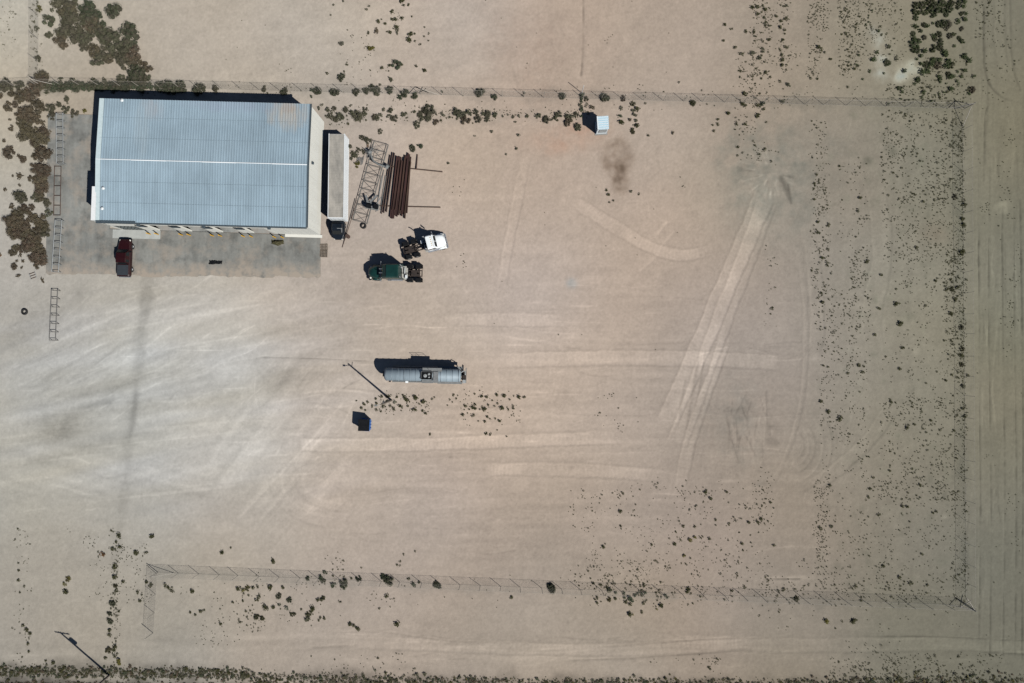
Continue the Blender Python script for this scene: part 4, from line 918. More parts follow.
# ---------------------------------------------------------------- lattice frame lying on the sand
zt, zb = .45, .06
TLc, TRc, BRc, BLc = g(373.7, 140.2, zt), g(388.2, 144.2, zt), g(366.2, 224, zt), g(352.6, 219.4, zt)
ax = ((BLc-TLc)+(BRc-TRc))/2; Lt = ax.length; wt = ((TRc-TLc).length+(BRc-BLc).length)/2; mid = (TLc+TRc+BRc+BLc)/4
tr = thing('lattice_frame', 'long open steel lattice frame lying on sand beside the rusty pipes', 'lattice frame', (mid.x, mid.y, 0), math.atan2(ax.y, ax.x))
for y in (-wt/2, wt/2):
    for zz in (zb, zt): b = MB(); b.cyl((-Lt/2, y, zz), (Lt/2, y, zz), .04, n=8); b.build('chord', M['truss_steel'], tr)
nb = 10
for i in range(nb+1):
    x = -Lt/2+.05+(Lt-.1)*i/nb
    b = MB(); b.cyl((x, -wt/2, zt), (x, wt/2, zt), .03, n=6); b.build('cross_bar', M['truss_steel'], tr)
    b = MB(); b.cyl((x, -wt/2, zb), (x, wt/2, zb), .02, n=6)
    for y in (-wt/2, wt/2): b.cyl((x, y, zb), (x, y, zt), .022, n=6)
    b.build('upright', M['truss_steel'], tr)
    if i < nb:
        x2 = x+(Lt-.1)/nb; s = 1 if i % 2 else -1
        b = MB(); b.cyl((x, -s*wt/2, zt), (x2, s*wt/2, zt), .025, n=6); b.build('brace', M['truss_steel'], tr)
        b = MB(); b.cyl((x, s*wt/2, zb), (x2, -s*wt/2, zb), .022, n=6); b.build('brace', M['truss_steel'], tr)
        b = MB(); b.cyl((x, -wt/2, zb), (x2, -wt/2, zt), .015, n=6); b.cyl((x, wt/2, zt), (x2, wt/2, zb), .015, n=6); b.build('brace', M['truss_steel'], tr)
lay('long_rod', (357.5, 200), (342.2, 247.5), .05, .75, .06, 'rust_dark', 'long thin rusty rod leaning from the lattice frame down to the sand', 'rod', n=8)
# bent pipe and machine scrap on the frame
sc_ = thing('scrap_pipe', 'bent grey pipe elbow lying across the lattice frame top', 'scrap', tuple(g(377, 163)))
b = MB(); pts = [(-.9, 1.5, .8), (-.7, .7, .85), (-.4, .1, .85), (.3, -.4, .8), (1.1, -.7, .75), (1.7, -.8, .7)]
for i in range(5): b.cyl(pts[i], pts[i+1], .14, n=10)
b.build('pipe', M['debris_grey'], sc_)
b = MB(); b.cyl((1.5, -.95, .6), (1.9, -.55, .8), .30, n=12); b.cyl((-1.1, 1.35, .75), (-.75, 1.7, .85), .3, n=12); b.build('flange', M['debris_grey'], sc_)
sc_ = thing('scrap_coil', 'tangle of grey wire and bars at the top of the lattice frame', 'scrap', tuple(g(373.5, 153.5)))
rr = random.Random(9); b = MB()
for i in range(14):
    a_ = rr.uniform(0, 6.28); p = Vector((rr.uniform(-.8, .8), rr.uniform(-.8, .8), rr.uniform(.68, .95))); d = Vector((math.cos(a_), math.sin(a_), rr.uniform(-.1, .1)))*rr.uniform(.3, .9); b.cyl(p-d, p+d, .03, n=6)
b.build('bars', M['debris_grey'], sc_)
pm = thing('pump_skid', 'dark pump skid with grey plates at the lower end of the lattice frame', 'pump', tuple(g(373.5, 207)), R(-12))
b = MB(); b.box(-1.1, 1.0, -.55, .5, .62, .72); b.build('skid', M['debris_grey'], pm)
b = MB(); b.cyl((-.85, -.15, 1.0), (-.1, -.15, 1.0), .36, n=14); b.build('motor', M['black_plastic'], pm)
b = MB(); b.box(.25, .95, -.4, .35, .72, 1.35, ch=.08); b.build('pump', M['black_plastic'], pm)
b = MB(); b.cyl((-.1, -.15, 1.0), (.3, -.1, 1.0), .1, n=8); b.cyl((.6, .3, 1.1), (1.0, 1.6, .8), .07, n=8); b.build('shaft', M['galv_grey'], pm)
b = MB(); b.box(-1.2, -.9, .2, 1.5, .75, .80, rz=.5); b.box(-.2, .1, .4, 1.9, .76, .81, rz=-.6); b.build('plate', M['galv_grey'], pm)
# pile of twigs and bars next to the container
b = MB(); rr = random.Random(4)
for i in range(9): x = -.5+.13*i; b.cyl((x, -.6+rr.uniform(-.1, .1), .05), (x+.25, .6+rr.uniform(-.1, .1), .09), .025, n=6)
tag(b.build('bar_rack', M['debris_grey'], None, g(359, 161)), 'small heap of thin grey bars beside the white container', 'scrap')

# ---------------------------------------------------------------- pallets, mats, tarp, grating
def pallet(loc, rz, label):
    t = thing('pallet', label, 'pallet', loc, rz, 'pallets at the pad corner')
    for i in range(6): b = MB(); x = -.55+.22*i; b.box(x-.05, x+.05, -.5, .5, .12, .145); b.build('slat', M['wood_pallet'], t)
    for y in (-.45, 0, .45): b = MB(); b.box(-.6, .6, y-.045, y+.045, .02, .118); b.build('runner', M['wood_pallet'], t)
p_ = g(324, 247.3); pallet((p_.x, p_.y, 0), R(2), 'weathered slatted pallet off the pad corner, upper of two')
p_ = g(323.8, 254); pallet((p_.x, p_.y, 0), R(-2), 'weathered slatted pallet off the pad corner, lower of two')
for i, (px, lb) in enumerate(((212.5, 'left of two crumpled black rubber mats lying on the concrete pad'), (219.5, 'right of two crumpled black rubber mats lying on the concrete pad'))):
    b = MB(); rr = random.Random(20+i); nx_, ny_ = 9, 5; vs = []
    for iy in range(ny_):
        for ix in range(nx_): vs.append(((ix/(nx_-1)-.5)*(.95 if i == 0 else 1.05)+.06*rr.uniform(-1, 1)+(.1*iy if i == 0 else 0)*.4, (iy/(ny_-1)-.5)*(.6 if i == 0 else .45)+.05*rr.uniform(-1, 1), rr.uniform(.03, .16)))
    b.add(vs, [(r*nx_+c, r*nx_+c+1, (r+1)*nx_+c+1, (r+1)*nx_+c) for r in range(ny_-1) for c in range(nx_-1)])
    p_ = g(px, 262.6); tag(b.build('rubber_mat', M['black_plastic'], None, (p_.x, p_.y, .15)), lb, 'mat', 'rubber mats on the pad')
b = MB(); rr = random.Random(31); nx_, ny_ = 12, 8; vs = []
for iy in range(ny_):
    for ix in range(nx_):
        u, v = ix/(nx_-1)-.5, iy/(ny_-1)-.5; vs.append((u*1.9+.08*rr.uniform(-1, 1), v*.85*(1-abs(u)*.8)-.2*(1-4*u*u)+.06*rr.uniform(-1, 1), .05+.45*(1-4*u*u)*(1-4*v*v)+rr.uniform(0, .15)))
b.add(vs, [(r*nx_+c, r*nx_+c+1, (r+1)*nx_+c+1, (r+1)*nx_+c) for r in range(ny_-1) for c in range(nx_-1)])
p_ = g(278.5, 242); tag(b.build('tarp', M['tarp_olive'], None, (p_.x, p_.y, .15)), 'crumpled dark olive tarp on the pad before the last doorway pier', 'tarp')
gt = thing('floor_grating', 'small pale grating with three dark bars left of the pad corner', 'grating', tuple(g(33, 275.5)), R(20))
for i in range(3): b = MB(); b.box(-.45, .45, -.42+.38*i, -.34+.38*i, .02, .09); b.build('bar', M['rust_dark'], gt)
for s in (-1, 1): b = MB(); b.box(s*.45-.04, s*.45+.04, -.5, .5, .022, .06); b.build('side_rail', M['galv'], gt)
# tyres
def tyre(px, py, r, label):
    b = MB(); b.lathe([(r*.52, -.10), (r*.6, -.14), (r*.9, -.13), (r, -.06), (r, .06), (r*.9, .13), (r*.6, .14), (r*.52, .10), (r*.50, 0), (r*.52, -.10)], (0, 0, .14), (0, 0, 1), 26)
    tag(b.build('tyre', M['rubber'], None, g(px, py)), label, 'tyre', 'loose tyres on the sand')
tyre(25.2, 311.8, .50, 'lone black tyre lying on bare sand left of the pipe racks')
tyre(363.6, 226.0, .47, 'black tyre lying on sand at the lower end of the lattice frame')

# ---------------------------------------------------------------- pipe racks along the west side of the pad
def rack(a, c, wpx, m, m2, zt, nr, label, on_pad):
    z0 = .14 if on_pad else 0
    p0, p1 = g(*a, zt+z0), g(*c, zt+z0); d = p1-p0; L = d.length; mid = (p0+p1)/2; W2 = wpx*MPP/2
    t = thing('pipe_rack', label, 'rack', (mid.x, mid.y, z0), math.atan2(d.y, d.x), 'ladder-like pipe racks')
    for y in (-W2, W2): b = MB(); b.cyl((-L/2, y, zt), (L/2, y, zt), .05, n=8); b.build('rail', M[m], t)
    for i in range(nr+1):
        x = -L/2+.05+(L-.1)*i/nr
        b = MB(); b.cyl((x, -W2, zt), (x, W2, zt), .045, n=8); b.build('rung', M[m2], t)
        if zt > .2:
            for y in (-W2, W2): b = MB(); b.cyl((x, y, 0), (x, y, zt), .04, n=6); b.build('leg', M[m], t)
            b = MB(); b.cyl((x, -W2, .06), (x, W2, .06), .035, n=6); b.build('foot_bar', M[m2], t)
rack((59.4, 113), (59.8, 163.5), 6.6, 'galv', 'galv_grey', .62, 7, 'pale ladder-like pipe rack, uppermost of the row on the pad edge', True)
rack((57.8, 166), (56.9, 215.5), 6.6, 'rust_dark', 'rust_dark', .16, 5, 'dark rusty ladder-like pipe rack, lying low between two pale racks', True)
rack((58.4, 220), (55, 272), 6.6, 'galv', 'galv_grey', .62, 7, 'pale ladder-like pipe rack, lowest of the row on the pad edge', True)
rack((54.6, 290), (52.4, 340.5), 6.2, 'truss_steel', 'truss_steel', .62, 6, 'grey ladder-like pipe rack standing alone on the sand below the pad', False)

# ---------------------------------------------------------------- utility poles
def pole(px, py, h, label, arm, transformer, lean=(0, 0)):
    p = g(px, py); t = thing('utility_pole', label, 'pole', tuple(p), 0, 'utility poles')
    top = Vector((lean[0], lean[1], h))
    b = MB(); b.cyl((0, 0, -.3), top, .17, .11, n=12); b.build('pole', M['wood_grey'], t)
    if arm:
        d = Vector(arm).normalized(); n = Vector((-d.y, d.x, 0))
        b = MB(); q = top+Vector((0, 0, -.35)); b.box(-1.1, 1.1, -.06, .06, -.07, .07); 
        o = b.build('crossarm', M['wood_grey'], t, q+n*.13, (0, 0, math.atan2(d.y, d.x)))
        for s in (-1, -.4, .4, 1):
            b = MB(); b.lathe([(.03, 0), (.06, .05), (.035, .09), (.06, .13), (.03, .18), (.001, .19)], (s, 0, .07), (0, 0, 1), 8); b.build('insulator', M['porcelain'], o)
    if transformer:
        b = MB(); q = top*((h-2.0)/h); q = Vector((q.x+.42, q.y, 0)); b.cyl((q.x, q.y, h-2.6), (q.x, q.y, h-1.6), .28, n=14); b.cyl((q.x, q.y, h-1.6), (q.x, q.y, h-1.35), .05, n=6); b.build('transformer', M['galv_grey'], t)
    return t
pl_ = pole(391.3, 400.3, 8.9, 'grey wooden pole among scrub below the tank trailer', None, False, (.25, .1))
b = MB(); b.cyl((.25, .1, 8.5), (-.35, -.05, 8.75), .04, n=6); b.build('lamp_arm', M['galv_grey'], pl_)
b = MB(); b.box(-.7, -.32, -.18, .06, 8.70, 8.82, ch=.03); b.build('lamp_head', M['galv_grey'], pl_)
b = MB(); b.cyl((.25, .1, 8.2), (.75, .5, 8.7), .04, n=6); b.build('bracket', M['galv_grey'], pl_)
pole(109.6, 675, 10.4, 'wooden pole with transformer and crossarm in the bottom left verge', (1, -.15), True, (.45, 0))
# thin white marker post where the trench meets the fence
b = MB(); b.cyl((0, 0, -.2), (0, 0, 2.6), .05, n=8); b.cyl((0, 0, 2.6), (0, 0, 2.75), .07, .02, n=8)
tag(b.build('marker_post', M['trim_white'], None, g(581.8, 93)), 'thin white marker post at the fence above the small shed', 'post')

# ---------------------------------------------------------------- chain-link fences
def mesh_mat(cov):
    m = bpy.data.materials.new('chain_link'); m.use_nodes = True; N = m.node_tree.nodes; L = m.node_tree.links
    p = N['Principled BSDF']; p.inputs['Base Color'].default_value = (.42, .39, .34, 1); p.inputs['Roughness'].default_value = .8
    tc = N.new('ShaderNodeTexCoord'); sp = N.new('ShaderNodeSeparateXYZ'); L.new(tc.outputs['Object'], sp.inputs[0])
    def mth(o, a, b=None):
        q = N.new('ShaderNodeMath'); q.operation = o
        for i, v in enumerate((a, b)):
            if v is None: continue
            if isinstance(v, (int, float)): q.inputs[i].default_value = v
            else: L.new(v, q.inputs[i])
        return q.outputs[0]
    u = mth('FRACT', mth('MULTIPLY', mth('ADD', sp.outputs['X'], sp.outputs['Z']), 14.0)); v = mth('FRACT', mth('MULTIPLY', mth('SUBTRACT', sp.outputs['X'], sp.outputs['Z']), 14.0))
    wv = mth('MAXIMUM', mth('LESS_THAN', u, cov), mth('LESS_THAN', v, cov))
    tr_ = N.new('ShaderNodeBsdfTransparent'); mx = N.new('ShaderNodeMixShader'); L.new(wv, mx.inputs[0]); L.new(tr_.outputs[0], mx.inputs[1])
    tl_ = N.new('ShaderNodeBsdfTranslucent'); tl_.inputs['Color'].default_value = (.42, .39, .34, 1); m2_ = N.new('ShaderNodeMixShader'); m2_.inputs[0].default_value = .5      # round wires catch the sun on both sides of the net
    L.new(p.outputs[0], m2_.inputs[1]); L.new(tl_.outputs[0], m2_.inputs[2]); L.new(m2_.outputs[0], mx.inputs[2])
    L.new(mx.outputs[0], N['Material Output'].inputs['Surface']); return m
CLM = mesh_mat(.066); CLM_OPEN = mesh_mat(.035)
b = MB(); b.cyl((0, 0, -.3), (0, 0, 2.1), .033, n=8); b.cyl((0, 0, 2.1), (0, 0, 2.15), .036, .015, n=8); POST = b.mesh('post', M['post_steel'])
b = MB(); b.cyl((0, 0, -.3), (0, 0, 2.2), .055, n=10); b.cyl((0, 0, 2.2), (0, 0, 2.27), .065, .03, n=10); CPOST = b.mesh('corner_post', M['post_steel'])
def fence(a, c, label, space=3.15, corners=(1, 1), brace=(), cm=None, pr=1.0):
    p0, p1 = g(*a), g(*c); d = p1-p0; L = d.length
    t = thing('chain_link_fence', label, 'fence', tuple(p0), math.atan2(d.y, d.x), 'chain-link fences round the yard')
    n = max(1, round(L/space)); rr = random.Random(int(L*10))
    for i in range(n+1):
        x = L*i/n+(rr.uniform(-.25, .25) if 0 < i < n else 0)
        o = link('corner_post' if (i in (0, n) and corners[0 if i == 0 else 1]) else 'post', CPOST if (i in (0, n) and corners[0 if i == 0 else 1]) else POST, t, (x, 0, 0), (R(rr.uniform(-2, 2)), R(rr.uniform(-2, 2)), 0)); o.scale = (pr, pr, 1)
    b = MB()
    for i in range(n):
        xa, xb = L*i/n, L*(i+1)/n
        b.add([(xa, 0, .03), (xb, 0, .03), (xb, rr.uniform(-.03, .03), 2.0), (xa, rr.uniform(-.03, .03), 2.0)], [(0, 1, 2, 3)])
    b.build('chain_link', cm or CLM, t)
    b = MB(); b.cyl((0, 0, 2.02), (L, 0, 2.02), .012, n=5, caps=False); b.cyl((0, 0, .06), (L, 0, .06), .010, n=5, caps=False); b.build('tension_wire', M['post_steel'], t)
    for x, s in brace:
        b = MB(); b.cyl((x, 0, 1.9), (x+s*2.4, 0, .05), .04, n=6); b.build('brace', M['post_steel'], t)
    return L
LN = (g(965, 108.5)-g(40, 84.5)).length
fence((40, 84.5), (965, 108.5), 'long north chain-link fence with grey posts above the yard', brace=((.1, 1), (LN-.1, -1), ((g(424, 93)-g(40, 84.5)).length, 1), ((g(424, 93)-g(40, 84.5)).length, -1)))
fence((962.5, 110), (966, 604), 'east chain-link fence with weeds beside the rutted dirt road', brace=((.2, 1),), corners=(0, 0), cm=CLM_OPEN, pr=.6)
LS = (g(966, 605.5)-g(158, 572.3)).length
fence((158, 572.3), (966, 605.5), 'long south chain-link fence with grey posts below the yard', brace=((.1, 1), (LS-.1, -1)))
fence((157, 574), (153.2, 633), 'short chain-link fence stub running down from the south-west corner', corners=(0, 1))
fence((38.5, -6), (38.2, 83), 'chain-link fence running up from the workshop thicket at top left', corners=(1, 0))
fence((-8, 87), (37, 85.2), 'short chain-link fence leaving the picture at the left edge', corners=(1, 0))
# corner bracing frame outside the south-east corner
cf = thing('corner_brace', 'triangular steel brace frame at the south-east fence corner', 'brace', tuple(g(966, 605.5)))
b = MB(); b.cyl((0, 0, 2.0), (1.3, -.7, .05), .05, n=6); b.build('strut', M['post_steel'], cf)
b = MB(); b.cyl((-.9, -.2, .05), (.15, 1.1, .9), .05, n=6); b.cyl((-.9, -.2, .05), (1.3, -.7, .05), .05, n=6); b.cyl((.15, 1.1, .05), (1.3, -.7, .05), .05, n=6); b.build('rail', M['post_steel'], cf)
cf = thing('corner_brace', 'steel brace frame at the north-east fence corner', 'brace', tuple(g(965, 108.5)))
b = MB(); b.cyl((0, 0, 2.0), (1.1, .5, .05), .05, n=6); b.cyl((0, 0, 2.0), (-1.6, -.05, .05), .045, n=6); b.build('strut', M['post_steel'], cf)
# fallen brace bars by the north fence
fb = thing('fallen_bars', 'dark crossed steel bars leaning at the north fence right of the container', 'bars', tuple(g(423, 92)))
b = MB(); b.cyl((-1.0, .7, .2), (.9, -.3, .5), .06, n=6); b.cyl((-.5, -.1, .1), (.6, .2, .9), .05, n=6); b.build('bar', M['black_plastic'], fb)

# ---------------------------------------------------------------- desert scrub
def leaf_mat(name, col, col2, obvar=.22):
    m = mat(name, col, .9, scale=6.0, col2=col2, obvar=obvar, spec=.15); return m
leaf_mat('leaf_brown', (.082, .066, .044), (.125, .100, .068))
leaf_mat('leaf_olive', (.066, .066, .042), (.110, .108, .070))
leaf_mat('leaf_green', (.044, .056, .034), (.080, .092, .056))
leaf_mat('leaf_dark', (.044, .044, .018), (.076, .076, .034))
leaf_mat('leaf_night', (.036, .050, .020), (.075, .090, .040))
leaf_mat('leaf_yellow', (.085, .075, .018), (.15, .13, .035))
leaf_mat('leaf_pale', (.13, .135, .10), (.20, .20, .15))
leaf_mat('leaf_rust', (.11, .055, .025), (.17, .09, .04))
mat('twig', (.055, .048, .033), .95, var=.3)
def bush_mesh(seed, n, leafm, lumps, flat, size):
    r = np.random.RandomState(seed); V = []; Fq = []
    # sub-mounds
    cs = [(.12*r.randn(), .12*r.randn(), .24, .50)]
    for i in range(lumps):
        a = 2*math.pi*(i+r.rand()*.6)/lumps; d = .38+.36*r.rand(); cs.append((d*math.cos(a), d*math.sin(a), .10+.18*r.rand(), .22+.26*r.rand()))
    for i in range(n):
        cx, cy, cz, cr = cs[r.randint(len(cs))]
        th = 2*math.pi*r.rand(); u = r.rand()*1.15-.15; s = math.sqrt(max(0, 1-u*u)); rad = cr*(.62+.50*r.rand())
        nrm = Vector((s*math.cos(th), s*math.sin(th), u)); p = Vector((cx, cy, cz))+nrm*rad; p.z = max(.02, p.z*flat)
        nn = (nrm+Vector(r.randn(3))*.45).normalized(); a = nn.orthogonal().normalized(); a.rotate(Matrix.Rotation(r.rand()*6.28, 3, nn)); b_ = nn.cross(a)
        la = size*(.7+.7*r.rand()); lb = la*(.5+.35*r.rand()); k = len(V)
        V += [p-a*la, p+b_*lb, p+a*la+nn*.02, p-b_*lb]; Fq.append((k, k+1, k+2, k+3))
    nl = len(Fq)
    # twiggy core so the ground does not show straight through
    for (cx, cy, cz, cr) in cs:
        k = len(V); N_ = 7; R_ = cr*.66
        V.append(Vector((cx, cy, (cz+R_)*flat)))
        for q, (f, h) in enumerate(((.72, .68), (1.0, 0.0))):
            for i in range(N_):
                a = 2*math.pi*i/N_+q*.4; V.append(Vector((cx+R_*f*math.cos(a), cy+R_*f*math.sin(a), max(-.03, (cz+R_*h)*flat if q == 0 else -.03))))
        for i in range(N_):
            Fq.append((k, k+1+i, k+1+(i+1) % N_)); Fq.append((k+1+i, k+1+N_+i, k+1+N_+(i+1) % N_, k+1+(i+1) % N_))
    me = bpy.data.meshes.new('shrub'); me.from_pydata([tuple(v) for v in V], [], Fq); me.materials.append(M[leafm]); me.materials.append(M['twig'])
    mi = [0]*nl+[1]*(len(Fq)-nl); me.polygons.foreach_set('material_index', mi); me.update(); return me
KINDS = {'b': 'leaf_brown', 'o': 'leaf_olive', 'g': 'leaf_green', 'd': 'leaf_dark', 'n': 'leaf_night', 'y': 'leaf_yellow', 'p': 'leaf_pale', 'r': 'leaf_rust'}
BM = {}
for q, (k, lm) in enumerate(KINDS.items()):
    BM[k] = [bush_mesh(100*q+i, 760 if k in 'bogdn' else 400, lm, 5+i % 5, .95, .052) for i in range(7 if k in 'bogdn' else 3)]

